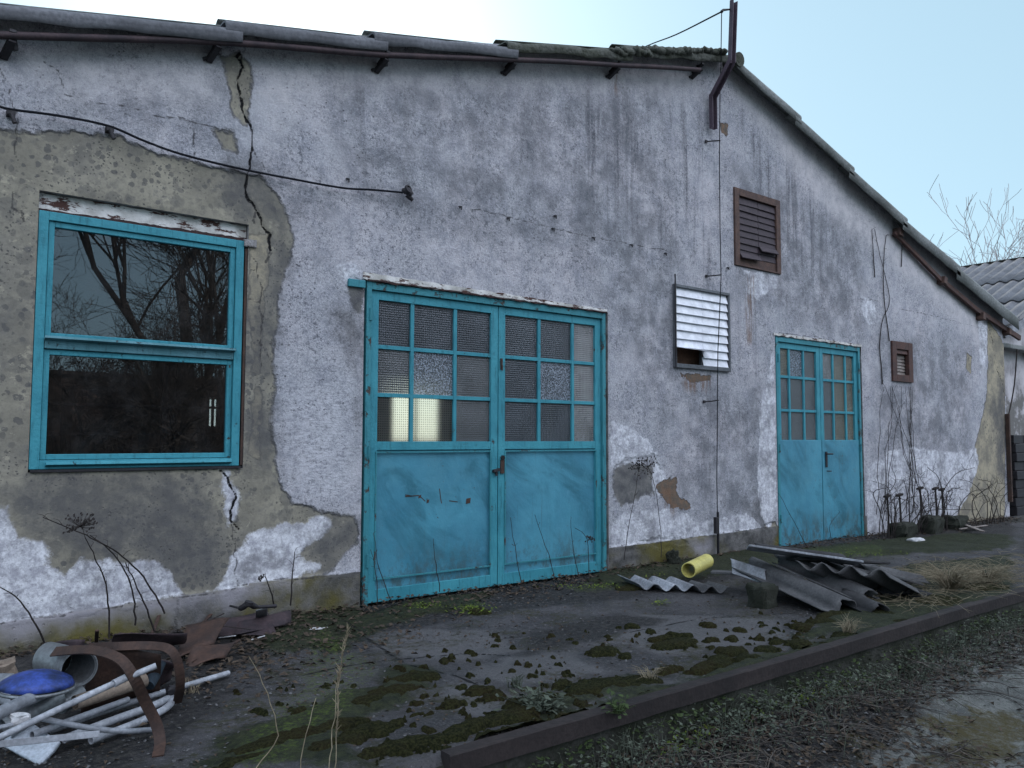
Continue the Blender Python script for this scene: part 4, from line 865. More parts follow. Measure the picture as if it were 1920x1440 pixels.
# ================================================================ NEIGHBOUR BUILDING at the right
nb = empty('shed', (16.6, .3, 0), 'neighbouring shed with corrugated grey roof past the right corner', 'building')
NX0, NX1, NZ0, NS = 15.72, 20.5, 3.30, .43
mb = MB(); mb.add([(XR+.02,.35,-.1),(26,.35,-.1),(26,.35,3.0),(XR+.02,.35,3.0)], [(0,1,2,3)]).box(XR+.02, 26, .352, .6, -.1, 3.0)
def plaster2():
    m = Mat('shed_render'); P = m.pos(); c = m.mix(m.ramp(m.noise(2.2, 6, .65, P), .35, .65), (.48,.46,.48), (.22,.21,.22)); c = m.mix(m.ramp(m.noise(1.1, 6, .7, P), .52, .6), c, (.14,.135,.13))
    return m.finish(c, .9, m.bump(m.noise(20, 6, .7, P), .01))
MAT['wall2'] = plaster2()
part('wall', mb, MAT['wall2'], nb)
part('gable', MB().add([(XR+.1,.36,3.0),(26,.36,3.0),(20.5,.36,5.2)], [(0,1,2)]), MAT['wall2'], nb)
def r2(x, y): return NZ0+NS*(x-NX0)
for j, (a, b, dz) in enumerate(((NX0, 17.35, 0.), (17.2, 18.8, .05), (18.65, NX1, .10))):
    mb = MB()
    def fn(u, v, a=a, b=b, dz=dz):
        y = .0+10*v; x = a+(b-a)*u; return (x, y, r2(x, y)+dz*.6+.024*math.cos(2*math.pi*y/.25))
    mb.grid(fn, 3, 400); part('roof_sheet', mb, MAT['verge_dark'], nb, solid=.01)
mb = MB().grid(lambda u, v: (NX1+5*u, 10*v, r2(NX1, 0)+.1-1.5*u), 2, 2); part('roof_sheet', mb, MAT['roof'], nb)
part('gutter', MB().bar((15.5,.22,2.98), (19.5,.22,2.98), .22, .09), MAT['roof'], nb, bevel=.02)
part('roof_side', MB().bar((15.75,.12,3.17), (17.2,.12,3.62), .05, .16), MAT['fibre_white'], nb, bevel=.01)
# dark block stack in the corner and hanging wire
mb = MB(); rr_ = random.Random(3)
for r in range(9):
    for c_ in range(3): mb.box(15.62+c_*.42+rr_.uniform(-.015,.015), 16.02+c_*.42, -.05+rr_.uniform(-.02,.02), .30, .0+r*.155, .148+r*.155)
thing('block_stack', mb, MAT['iron'], 'dark stack of blocks in the corner between the two buildings', 'stack', bevel=.008)
thing('hanging_wire', MB().tube(smoothpts([W(1907,655,.1),W(1902,720,.1),W(1893,770,.1),W(1886,800,.0),W(1893,840,.05)], 4), .012, 6), MAT['stalk'], 'thin wire hanging down the corner below the shed gutter', 'wire')

# ================================================================ TREES
def bare_tree(name, base, height, seed, mat, label, group, r0=.16, spread=1., depth=6, lean=(0,0), trunk=.3, kids=(2,3), minr=.004):
    R = random.Random(seed); tr = MB(); cr = MB()
    def grow(p, d, L, r, k, mb):
        n = 4; pts = [p]; rs = [r]; q_ = Vector(p); dd = Vector(d)
        for i in range(n):
            dd = (dd+Vector((R.gauss(0,.13), R.gauss(0,.13), R.gauss(.03,.10)))*(1.0 if k else .35)).normalized(); q_ = q_+dd*(L/n); pts.append(tuple(q_)); rs.append(max(minr, r*(1-.42*(i+1)/n)))
        mb.tube(pts, rs, 7 if k == 0 else (5 if k < 3 else 3), False)
        if k >= depth: return
        m_ = R.randint(*kids)+(1 if k in (1,2) else 0)
        for j in range(m_):
            t = R.uniform(.35, 1) if j else 1; i = min(n, max(1, int(t*n))); a = Vector((R.gauss(0,1), R.gauss(0,1), R.gauss(.15,.6))).normalized()
            nd = (dd*R.uniform(.8,1.2)+a*R.uniform(.5,.95)*spread).normalized()
            grow(pts[i], nd, L*R.uniform(.62,.86), rs[i]*R.uniform(.55,.8), k+1, cr)
    b = Vector(base); grow(tuple(b), Vector((lean[0], lean[1], 1)).normalized(), height*trunk, r0, 0, tr)
    e_ = empty(name, base, label, 'tree', group); part('trunk', tr, mat, e_); part('crown', cr, mat, e_)
def at_far(px, y):                                    # foot of a distant trunk on the sight line through column px
    r = _ray(px, 700); t = (D+y)/r[1]; return (float(r[0]*t), y, -.05)
for i, (px_, y_, h_, sd_) in enumerate(((1775, 8.5, 10.5, 4), (1835, 7.5, 11.5, 9), (1895, 6.5, 11.5, 21), (1965, 7.5, 14.0, 33))):
    b_ = at_far(px_, y_)
    bare_tree('bare_tree', b_, h_, sd_, MAT['bark_hazed'], ['pale bare tree showing low above the verge left of the shed roof', 'pale bare tree above the shed roof, between two others', 'pale bare tree with long side limbs over the shed roof', 'tall pale bare tree beyond the right edge of the shed roof'][i], 'bare trees beyond the roofs', r0=.13, spread=.9, depth=6, trunk=.30, minr=.009)
# trees and undergrowth across the yard: seen as reflections in the big window
def refl(px, py, ybehind):                            # a point whose mirror image in the glass lies on the sight line
    r = _ray(px, py); t = (D+ybehind)/r[1]; p = np.array([0,-D,H])+t*r; return (float(p[0]), -ybehind, float(p[2]))
b_ = refl(372, 640, 13.5); bare_tree('bare_tree', (b_[0], b_[1], YZ), 13.5, 12, MAT['bark'], 'tall dark bare tree with a straight trunk reflected in the big window', None, r0=.20, spread=.9, depth=7, trunk=.40, minr=.006, kids=(3,4))
b_ = refl(300, 640, 10.5); bare_tree('bare_tree', (b_[0], b_[1], YZ), 8.6, 5, MAT['bark'], 'spreading dark bare tree with forked limbs reflected in the big window', None, r0=.17, spread=1.3, depth=7, trunk=.22, minr=.004, kids=(3,3))
b_ = refl(150, 640, 12); bare_tree('bare_tree', (b_[0], b_[1], YZ), 8.2, 8, MAT['bark'], 'twiggy bare tree reflected at the left of the big window', None, r0=.12, spread=1.25, depth=7, trunk=.2, minr=.004, kids=(3,3))
b_ = refl(40, 640, 15); bare_tree('bare_tree', (b_[0], b_[1], YZ), 9.5, 41, MAT['bark'], 'bare tree across the yard, farthest left in the reflection', None, r0=.15, spread=1.1, depth=6, trunk=.25)
mb = MB(); R = random.Random(11)
for i in range(1500):
    x = R.uniform(-8, 20); y = R.uniform(-23, -18.5); h = R.uniform(1.6, 4.6)*(.85+.3*math.sin(x*.9)); p = np.array([x, y, YZ]); pts = [p]
    for k in range(4): p = p+np.array([R.gauss(0,.16), R.gauss(0,.16), h/4]); pts.append(p)
    mb.tube(pts, [.03,.025,.018,.012,.006], 3, False)
    for k in range(9):
        q_ = pts[R.randint(1,4)]; mb.tube([q_, q_+np.array([R.gauss(0,.35), R.gauss(0,.35), R.uniform(.1,.6)])], [.012,.004], 3, False)
tag(mb.build('thicket', MAT['bark']), kind='stuff', label='dense bare thicket across the yard')
MAT['oldwall'] = worn('dim_brick_wall', (.17,.125,.11), (.08,.065,.06), 3, .9, amt=.9)
thing('yard_wall', MB().box(-14, 30, -24.4, -24.1, YZ, 3.3).box(-14, 30, -24.5, -23.9, 3.3, 3.42), MAT['oldwall'], 'long low brick wall across the yard, behind the reflected trees', 'wall', origin=(8,-24.2,YZ))

# ================================================================ KERB BEAM
bm_ = MB(); kx = list(np.arange(1.94, 8.6, .045))+[9.5, 12, 16, 22, 30]
def kyz(x): return (-2.905+.004*math.sin(x*2.1)+(.0 if x < 6 else .012*(x-6)), .020+.004*math.sin(x*1.3))
pr = [(0.03,0.0),(-.03,0.0),(-.03,-.095),(-.022,-.095),(-.022,-.008),(.03,-.008)]
pr = [(.035,.0),(-.028,.0),(-.034,-.006),(-.034,-.086),(.035,-.086)]
vs = []
for x in kx:
    y, z = kyz(x)
    for a, b in pr: vs.append((x, y+a, z+b+.006*(float(fbm(np.array(x*6), np.array(a*40+b*30)))-.5)+.004*(float(fbm(np.array(x*21), np.array(a*40+b*30)))-.5)))
n_ = len(pr); bm_.add(vs, [(i*n_+j, i*n_+(j+1) % n_, (i+1)*n_+(j+1) % n_, (i+1)*n_+j) for i in range(len(kx)-1) for j in range(n_)]); bm_.add(vs[:n_], [tuple(range(n_))[::-1]])
MAT['beam'] = worn('old_brown_steel', (.034,.026,.026), (.016,.013,.014), 4, .85, amt=.95, bumpd=.004, fine=35)
thing('kerb_beam', bm_, MAT['beam'], 'long dull brown steel edge beam along the platform rim', 'edge beam', origin=(1.94,-2.9,0))

# ================================================================ RIGHT DEBRIS: corrugated sheets, yellow pipe
def corr(P0, P1, Wd, waves, mat, label, amp=.028, t=.007, sag=.0, rag=.012, origin=None, grp='broken corrugated sheets by the doors', phase=0., seed=1):
    P0, P1, Wd = (np.array(v, float) for v in (P0, P1, Wd)); L = P1-P0; n = np.cross(L, Wd); n /= np.linalg.norm(n)
    if n[2] < 0: n = -n
    R = random.Random(seed); e0 = [R.uniform(-rag, rag) for _ in range(200)]; e1 = [R.uniform(-rag, rag) for _ in range(200)]; ld = L/np.linalg.norm(L); nu = 12; nv = int(waves*10)
    def f(u, v):
        j = int(round(v*nv)); sm = (e0[j//5]*(1-u)+e1[j//5]*u)*(1 if u in (0., 1.) else 0)
        return P0+L*u+Wd*v+n*(amp*math.cos(2*math.pi*waves*v+phase)-sag*4*u*(1-u))+ld*sm
    mb = MB().grid(f, nu, nv); return thing('corrugated_sheet', mb, mat, label, 'roofing sheet', grp, solid=t)
g = lambda px, py, z: G(px, py, z)
def span(a, b): return b-a
P = g(1196,1100,.035); Q2 = g(1368,1106,.035)
wdir = Q2-P; ln = np.array([.02,.38,.03]); 
corr(P, P+np.array([.10,.34,.02]), wdir*.62, 3, MAT['fibre_white'], 'short white corrugated sheet lying in front of the yellow pipe', seed=2)
P2_ = P+wdir*.62+np.array([.0,0,-.004]); corr(P2_, P2_+np.array([.10,.30,.0]), wdir*.38, 2, MAT['fibre'], 'small grey corrugated offcut between the white sheet and the dark block', seed=3)
ya, yb = g(1291,1069,.13), g(1327,1051,.15); yb = ya+(yb-ya)*.95
thing('yellow_pipe', MB().pipe([ya, ya+(yb-ya)*.5, yb], .068, .008, 28), MAT['yellow'], 'short yellow pipe with an open end resting behind the white corrugated sheet', 'pipe')
# two long ridged sheets sloping to the right
A0 = g(1388,1062,.30); A1 = g(1592,1140,.05)
def ridge(P0, P1, rad0, label, mat, n_arc=14, seed=1, skirt=.16):
    P0, P1 = np.array(P0, float), np.array(P1, float); L = P1-P0; d = L/np.linalg.norm(L); w = np.cross(d, (0,0,1.)); w /= np.linalg.norm(w); n = np.cross(w, d); R_ = random.Random(seed); e = [R_.uniform(-.03,.03) for _ in range(40)]
    prof = [(math.cos(a)*rad0*1.15, math.sin(a)*rad0) for a in np.linspace(math.pi*1.02, -.02*math.pi, n_arc)]
    prof = [(prof[0][0]-skirt*.45, -.012), (prof[0][0]-.035, -.016)]+prof+[(prof[-1][0]+.04, -.018), (prof[-1][0]+skirt, .012)]
    nv = len(prof)-1
    def f(u, v):
        k = int(round(v*nv)); a, b = prof[k]; sm = (e[k//2]*(1-u)+e[20+k//2]*u)*(1 if u in (0., 1.) else 0)
        return P0+L*u+w*a+n*b+d*sm
    return thing('corrugated_sheet', MB().grid(f, 10, nv), mat, label, 'roofing sheet', 'broken corrugated sheets by the doors', solid=.008)
ridge(g(1412,1062,.20), g(1588,1142,.03), .075, 'long round-ridged grey sheet sloping down to the right, front of the heap', MAT['fibre'], seed=4)
ridge(g(1468,1050,.27), g(1632,1122,.05), .070, 'long round-ridged grey sheet lying just behind the front one', MAT['fibre'], seed=5)
ridge(g(1585,1120,.05), g(1650,1148,.02), .060, 'short rounded sheet fragment at the foot of the front ridged one', MAT['fibre_dark'], seed=6, skirt=.08)
corr(g(1372,1078,.16), g(1440,1100,.10), np.array([.12,.10,.10]), 1, MAT['fibre_white'], 'short pale sheet end sticking out under the sloping sheets', amp=.02, seed=6)
corr(g(1560,1092,.10), g(1490,1058,.30), g(1738,1112,.05)-g(1560,1092,.10), 3.5, MAT['fibre'], 'wide grey corrugated sheet with wavy front edge at the right of the heap', amp=.035, seed=7)
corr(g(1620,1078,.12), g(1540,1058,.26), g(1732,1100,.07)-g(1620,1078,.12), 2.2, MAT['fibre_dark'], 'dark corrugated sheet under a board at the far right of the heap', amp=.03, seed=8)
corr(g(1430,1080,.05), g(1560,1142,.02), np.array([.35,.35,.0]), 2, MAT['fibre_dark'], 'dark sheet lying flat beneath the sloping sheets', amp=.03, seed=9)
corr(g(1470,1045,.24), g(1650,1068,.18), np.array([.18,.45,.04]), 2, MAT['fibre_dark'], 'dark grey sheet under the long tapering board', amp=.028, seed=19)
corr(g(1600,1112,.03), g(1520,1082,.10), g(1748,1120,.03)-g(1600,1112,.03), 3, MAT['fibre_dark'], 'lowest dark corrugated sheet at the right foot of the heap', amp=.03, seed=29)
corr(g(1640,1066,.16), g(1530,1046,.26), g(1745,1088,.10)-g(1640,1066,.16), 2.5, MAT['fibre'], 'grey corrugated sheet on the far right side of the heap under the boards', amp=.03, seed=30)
def board(name, P, Q3, w, t, mat, label, up=(0,0,1), cat='board', grp=None):
    return thing(name, MB().bar(P, Q3, w, t, up=up), mat, label, cat, grp, bevel=.004)
board('flat_board', g(1402,1026,.40), g(1612,1056,.30), .34, .018, MAT['fibre_white'], 'long flat grey board on top of the sheet heap', up=(0,.35,1))
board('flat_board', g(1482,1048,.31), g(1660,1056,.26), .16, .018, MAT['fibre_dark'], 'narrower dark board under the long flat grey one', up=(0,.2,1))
board('flat_board', g(1334,1072,.14), g(1388,1075,.14), .16, .02, MAT['fibre'], 'short grey board lying between the yellow pipe and the heap', up=(0,.1,1))
def rock(c_, sx, sy, sz, seed, rough=.25, n=14, sq=.55):
    R_ = np.random.RandomState(seed); off_ = R_.rand()*50
    def f(u, v):
        a, b = u*2*math.pi, (v-.5)*math.pi; d = np.array([math.cos(a)*math.cos(b), math.sin(a)*math.cos(b), math.sin(b)]); d = np.sign(d)*np.abs(d)**sq
        k = 1+rough*(float(fbm(np.array(d[0]*1.7+off_), np.array(d[1]*1.7+d[2]*1.3+off_)))-.5)*2
        return np.array(c_)+d*np.array([sx, sy, sz])*k
    return MB().grid(f, n, n//2+3, smooth=False)
c0 = g(1450,1142,.0); thing('concrete_block', rock(c0+[.03,.12,.06], .10, .085, .11, 3, .3, 18, .28), MAT['block'], 'mossy dark concrete block standing in front of the sheet heap', 'block', origin=c0)
for i, (px_, py_, s_, lb) in enumerate(((1690,990,.12,'low mossy block at the foot of the wall, leftmost under the vent'), (1745,985,.15,'low mossy block under the dead bushes below the vent, middle one'), (1790,982,.12,'low mossy block at the wall foot, rightmost under the bushes'))):
    c0 = W(px_, py_, -.35); c0[2] = 0; thing('mossy_block', rock(c0+[0,0,.08], s_*1.25, .12, s_*.95, 20+i, .55, 18, .4), MAT['block'], lb, 'block', origin=c0)
c0 = g(1262,1062,.0); thing('mossy_block', rock(c0+[0,0,.05], .07, .06, .09, 31, .9, 18, .7), MAT['block'], 'small dark mossy lump at the wall left of the yellow pipe', 'block', origin=c0)
for i, (a, b, w_) in enumerate((((1788,978),(1832,992),.05), ((1800,992),(1850,985),.04), ((1810,984),(1842,996),.06))):
    board('wood_scrap', G(*a,.03+.02*i), G(*b,.03+.02*i), w_, .015, MAT['wood_pale'], 'pale broken board lying by the wall near the right corner', cat='scrap', grp='broken boards by the right corner')
c0 = g(1716,1016,.0); thing('stone', rock(c0+[0,0,.02], .13, .07, .03, 8, .5), MAT['offwhite'], 'small pale stone on the dark ground below the dead bushes', 'stone', origin=c0)

# ================================================================ LEFT DEBRIS
def strap(name, pxs, wd_, w, label, t=.006, mat='rust'):
    pts = smoothpts([G(x, y, z) for x, y, z in pxs], 6); return thing(name, MB().ribbon(pts, [wd_]*len(pts) if not hasattr(wd_[0], '__len__') else [np.array(wd_[0])*(1-i/(len(pts)-1))+np.array(wd_[1])*i/(len(pts)-1) for i in range(len(pts))], w, t), MAT[mat], label, 'scrap metal', 'rusty scrap by the wall')
strap('steel_strap', [(100,1222,.36),(140,1219,.40),(180,1220,.42),(225,1236,.40),(252,1272,.32),(272,1315,.20),(292,1355,.10),(300,1390,.03),(296,1418,.0)], ((.3,.8,.4),(.9,-.35,.1)), .046, 'wide rusty steel strap arching down over the white pipes')
strap('steel_strap', [(165,1214,.30),(220,1212,.33),(285,1211,.33),(318,1218,.32),(334,1245,.25),(338,1285,.14),(332,1318,.03)], ((.1,.6,.8),(1,-.2,.1)), .042, 'rusty steel strap bent in an arch behind the wider one')
def plate(name, c, mat, label, t=.004, cat='scrap metal', grp='rusty scrap by the wall', bend=.03, seed=0, ng=8):
    c = [np.array(v, float) for v in c]; R_ = np.random.RandomState(seed)
    n = np.cross(c[1]-c[0], c[3]-c[0]); n /= np.linalg.norm(n)
    def f(u, v): return c[0]*(1-u)*(1-v)+c[1]*u*(1-v)+c[2]*u*v+c[3]*(1-u)*v+n*bend*(math.sin(u*3+seed)*math.cos(v*2.3+seed)+.3*float(fbm(np.array(u*4+seed), np.array(v*4))))
    return thing(name, MB().grid(f, ng, ng), mat, label, cat, grp, solid=t)
plate('rusty_plate', [g(150,1330,.03), g(300,1300,.05), g(300,1218,.30), g(175,1222,.32)], MAT['rust'], 'dark rusty sheet leaning behind the white pipes', bend=.04, seed=1)
plate('rusty_plate', [g(330,1230,.06), g(400,1215,.06), g(430,1165,.12), g(350,1170,.16)], MAT['rust'], 'crumpled rusty sheet lying against the wall right of the straps', bend=.05, seed=2)
plate('rusty_plate', [g(400,1200,.03), g(520,1190,.03), g(500,1150,.10), g(395,1155,.13)], MAT['rust_dark'], 'dark rusty panel at the wall foot beneath the black bracket', bend=.03, seed=4)
plate('rusty_plate', [g(60,1240,.02), g(150,1232,.02), g(160,1200,.12), g(90,1205,.14)], MAT['rust_dark'], 'rusty plate half buried behind the round duct', bend=.03, seed=6)
plate('rusty_plate', [g(205,1225,.10), g(345,1205,.10), g(350,1180,.20), g(215,1195,.22)], MAT['rust_dark'], 'dark rusty sheet standing behind the bent straps', bend=.03, seed=11)
plate('rusty_plate', [g(345,1255,.02), g(420,1240,.02), g(440,1205,.08), g(360,1212,.11)], MAT['rust'], 'small bent rusty plate right of the smaller strap', bend=.04, seed=12)
plate('rusty_plate', [g(240,1290,.04), g(320,1275,.03), g(325,1240,.16), g(255,1245,.18)], MAT['rust_dark'], 'dark rusty flap hanging inside the arch of the straps', bend=.04, seed=13)
plate('rusty_plate', [g(440,1192,.06), g(545,1170,.04), g(540,1150,.09), g(450,1160,.13)], MAT['rust_dark'], 'rusty flap at the right end of the scrap heap', bend=.03, seed=14)
for i_, (a_, b_, h_) in enumerate((((330,1225),(415,1130),.12), ((360,1245),(450,1200),.08), ((275,1218),(300,1150),.14), ((180,1212),(182,1182),.2))):
    board('rusty_bar', g(*a_, .03), g(*b_, h_), .022, .012, MAT['rust'], ['rusty bar leaning up against the wall right of the straps','rusty bar lying on the scrap right of the smaller strap','short rusty bar rising behind the straps','stub of rusty bar above the round duct'][i_], cat='bar')
thing('black_bracket', MB().tube(smoothpts([g(432,1136,.20),g(452,1140,.22),g(466,1132,.25),g(482,1138,.22),g(518,1136,.21)], 4), [.008]*4+[.02]*8+[.012]*5, 8).tube([g(466,1134,.26), g(468,1128,.28)], .028, 10), MAT['iron'], 'black metal bracket resting on the scrap by the wall', 'bracket')
plate('grey_tray', [g(478,1175,.0), g(500,1172,.0), g(502,1140,.18), g(480,1144,.18)], MAT['galv'], 'small upright grey metal tray under the black bracket', cat='tray', grp=None, bend=.006, seed=3)
for i, (a, b, w_, z_) in enumerate((((355,1182),(420,1150),.012,.1), ((300,1200),(330,1180),.02,.1), ((410,1196),(442,1192),.012,.05), ((470,1200),(497,1192),.016,.04), ((380,1170),(470,1180),.006,.13))):
    board('thin_stick', G(*a, z_), G(*b, z_+.02), w_, .006, MAT['offwhite'] if i in (2,3) else MAT['stalk'], ['dark bar leaning on the rusty sheet','short rusty bar by the wall','tiny pale stick on the scrap heap','pale wooden stick right of the scrap heap','thin dark rod across the scrap heap'][i], cat='stick')
for i, (px_, py_, s_) in enumerate(((592,1186,.045), (497,1163,.035), (607,1183,.03), (575,1187,.022), (545,1195,.02))):
    c0 = G(px_, py_, 0); thing('white_scrap', rock(c0+[0,0,s_*.35], s_, s_*.7, s_*.45, 50+i, .6, 8), MAT['offwhite'], 'crumpled white scrap lying between the heap and the large blue door', 'scrap', 'white scraps left of the large door', origin=c0)
# blue lid
lc = G(69,1280,.27)
def lid(u, v):
    a = 2*math.pi*u; r = .143*min(v*1.02, 1); z = .05*(1-(v)**2.2)
    if v > .95: z -= .012
    p = np.array([r*math.cos(a), r*math.sin(a), z]); t = rad(7); return lc+np.array([p[0], p[1]*math.cos(t)+p[2]*math.sin(t)*-1, p[2]*math.cos(t)+p[1]*math.sin(t)*.0+p[0]*-.06])
lidb = thing('blue_lid', MB().grid(lid, 40, 12), MAT['lid_blue'], 'domed blue plastic lid on top of the pipe heap', 'lid', origin=lc, solid=.005)
part('rim', MB().tube([lid(i/40, 1.0)+np.array([0,0,-.012]) for i in range(41)], .008, 6, False), MAT['galv'], lidb)
# elbow duct
ec = G(147,1252,.29); e0 = G(104,1242,.30)+np.array([-.02,.10,0]); dr_ = np.array([.12,-.85,.05]); dr_ /= np.linalg.norm(dr_)
el = thing('duct_elbow', MB().pipe(smoothpts([e0, e0+(ec-e0)*.3+[.0,.02,.0], ec-dr_*.07, ec+dr_*.0], 5), .074, .005, 28), MAT['galv'], 'short round grey duct elbow with its open mouth facing the camera', 'duct')
part('shade_disc', MB().tube([e0+(ec-e0)*.35+[0,.02,0], e0+(ec-e0)*.36+[0,.02,0]], .070, 20), MAT['void'], el)  # black disc added for the shade inside the open duct
part('collar', MB().pipe([ec-dr_*.075, ec+dr_*.012], .079, .006, 28), MAT['galv'], el)
# pipes in the heap
def pipe_thing(name, pxs, r, mat, label, t=.0025, cat='pipe', grp='pale plastic pipes in the left heap', hollow=True, n=14, sm=4):
    pts = [G(x, y, z) for x, y, z in pxs]; pts = smoothpts(pts, sm) if len(pts) > 2 else pts
    mb = MB().pipe(pts, r, t, n) if hollow else MB().tube(pts, r, n); return thing(name, mb, mat, label, cat, grp)
pv = pipe_thing('plastic_pipe', [(-20,1392,.20),(120,1325,.26),(215,1281,.31),(293,1248,.36)], .013, MAT['pvc'], 'long white pipe lying highest, sloping up to the right')
a_, b_ = G(213,1282,.312), G(221,1278,.316); part('socket', MB().pipe([a_, b_+(b_-a_)*3], .0158, .003, 14), MAT['pvc'], pv)
pipe_thing('plastic_pipe', [(95,1370,.05),(190,1335,.06),(300,1300,.05),(428,1262,.03)], .0145, MAT['pvc'], 'white pipe reaching farthest right past the rusty strap', sm=5)
pipe_thing('plastic_pipe', [(120,1386,.05),(200,1355,.05),(290,1322,.05),(330,1302,.05)], .018, MAT['pvc'], 'thick white pipe, middle one of the bundle under the strap')
pipe_thing('plastic_pipe', [(170,1388,.03),(240,1362,.03),(290,1340,.03),(318,1322,.035),(322,1308,.05)], .017, MAT['pvc'], 'white pipe of the bundle nearest the camera, hooked at its right end')
pipe_thing('plastic_pipe', [(60,1378,.09),(150,1345,.09),(240,1312,.09)], .015, MAT['pvc_dirty'], 'dull grey pipe behind the white bundle, partly hidden')
pipe_thing('plastic_pipe', [(78,1347,.13),(150,1362,.10),(225,1371,.06),(292,1368,.02)], .012, MAT['pvc_dirty'], 'dull grey pipe crossing the bundle and touching the ground at its right')
pipe_thing('plastic_pipe', [(-30,1352,.22),(30,1322,.24),(80,1300,.24)], .026, MAT['pvc_dirty'], 'fat grey pipe coming out under the blue lid')
pipe_thing('duct_section', [(10,1366,.10),(60,1335,.14),(108,1306,.17)], .048, MAT['galv'], 'wide grey duct section lying under the blue lid', t=.004, n=22, cat='duct', grp=None)
pipe_thing('duct_section', [(112,1322,.12),(150,1300,.14)], .042, MAT['galv'], 'short grey duct piece between the blue lid and the tan tube', t=.004, n=22, cat='duct', grp=None)
pipe_thing('cardboard_tube', [(140,1318,.14),(210,1295,.15),(272,1275,.16)], .032, MAT['tan'], 'tan tube lying behind the long white pipe', t=.004, n=20, cat='tube', grp=None)
pipe_thing('dark_bottle', [(278,1285,.13),(288,1268,.16),(300,1240,.22)], .03, worn('dark_blue_plastic', (.03,.05,.07), (.015,.02,.03)), 'dark blue bottle behind the strap at the end of the tan tube', cat='bottle', grp=None, hollow=False)
bd = [G(-20,1397,.14), G(186,1376,.10)]
bp_ = thing('white_trim', MB().bar(bd[0], bd[1], .014, .026, up=(0,.3,1)), MAT['pvc'], 'long straight white trim strip lying in front of the pipe bundle', 'trim strip', bevel=.002)
board('white_trim', G(-20,1368,.20), G(24,1358,.20), .03, .01, MAT['pvc'], 'short white strip cut off by the left edge of the photo', cat='trim strip')
fc = [G(58,1358,.09), G(112,1390,.05), G(72,1432,.0), G(2,1398,.03)]
plate('foam_sheet', fc, MAT['foam'], 'dirty white foam sheet lying under the trim strip', cat='foam sheet', grp=None, t=.02, bend=.012, seed=5, ng=12)
c0 = G(35,1348,.2); thing('foam_chunk', rock(c0, .035, .03, .02, 71, .7, 8), MAT['offwhite'], 'small white chunk left of the long white pipe', 'scrap', origin=c0)
c0 = G(12,1264,.2); thing('foam_chunk', rock(c0+[0,0.1,0], .06, .05, .05, 72, .6, 8), MAT['tan'], 'grey chunk behind the blue lid at the left edge', 'scrap', origin=c0)
plate('grey_sheet', [G(-30,1300,.12), G(20,1330,.12), G(30,1262,.22), G(-30,1262,.22)], MAT['pvc_dirty'], 'grey sheet under the left side of the blue lid', cat='sheet', grp=None, bend=.01, seed=8)
c0 = G(325,1308,.05); thing('black_clamp', rock(c0+[0.01,0.02,0.02], .04, .03, .035, 73, .8, 8), MAT['iron'], 'black clamp on the pipe bundle below the strap', 'clamp', origin=c0)

# ================================================================ PLANTS
def stalk(mb, pts, r=.004, n=5):
    pts = smoothpts(pts, 4); RK = random.Random(int(abs(pts[0][0])*1e4)); pts = [p+np.array([RK.gauss(0,.0028), RK.gauss(0,.002), 0]) for p in pts]; mb.tube(pts, [r*(1-.6*i/len(pts)) for i in range(len(pts))], n, False); return pts
def side_twigs(mb, pts, R, k, L, r=.002):
    for i in range(k):
        p = np.array(pts[R.randint(len(pts)//3, len(pts)-1)]); d = np.array([R.gauss(0,1), R.gauss(0,.6), R.uniform(.1,1.4)]); d /= np.linalg.norm(d); l = L*R.uniform(.4,1)
        mb.tube([p, p+d*l*.5+[R.gauss(0,.012),0,.01], p+d*l], [r, r*.8, r*.4], 3, False)
        if L > .12: e = p+d*l*.6; mb.tube([e, e+np.array([R.gauss(0,.5), R.gauss(0,.3), R.uniform(-.1,.8)])*l*.6], [r*.6, r*.3], 3, False)
def umbel(mb, c, R, rad_=.08, k=24):
    for i in range(k):
        d = np.array([R.gauss(0,1), R.gauss(0,1), R.gauss(.6,.7)]); d /= np.linalg.norm(d); e = c+d*rad_*R.uniform(.4,1); mb.tube([c, e], .0012, 3, False); mb.obox(e, (.004,0,.002), (0,.004,0), (0,.001,.005))
R = random.Random(77)
for i, (pl, head, lb) in enumerate((
    ([(205,1195),(203,1130),(195,1085),(178,1045),(160,1008)], (150,988), 'tall dead stalk with a dry seed head by the wall under the window'),
    ([(255,1172),(250,1120),(235,1070),(205,1030),(168,1004)], None, 'dead stalk arching left below the seed head, second from the heap'),
    ([(310,1150),(285,1105),(250,1060),(210,1030),(170,1008),(130,990),(80,970)], None, 'longest dead stalk arching far left over the stained plaster'),
    ([(290,1185),(270,1130),(248,1080),(235,1055)], None, 'short thin dead stalk between the arching ones'),
    ([(85,1210),(60,1160),(30,1120),(-10,1095)], None, 'thin dead stalk leaning out of the left edge'),
    ([(515,1140),(508,1110),(497,1080)], (490,1085), 'small curled dead weed above the black bracket'),
    ([(545,1135),(548,1085),(552,1035)], None, 'thin upright stalk between the bracket and the large door'))):
    mb = MB(); y_ = -.28; pts = stalk(mb, [W(px_, py_, y_-(.05*k)) for k, (px_, py_) in enumerate(pl)], .0062); side_twigs(mb, pts, R, 6, .09)
    if head: umbel(mb, W(*head, y_-.15), R, .10 if i == 0 else .03, 60 if i == 0 else 10)
    thing('dead_stalk', mb, MAT['stalk'], lb, 'plant', 'dead stalks along the wall', origin=pts[0])
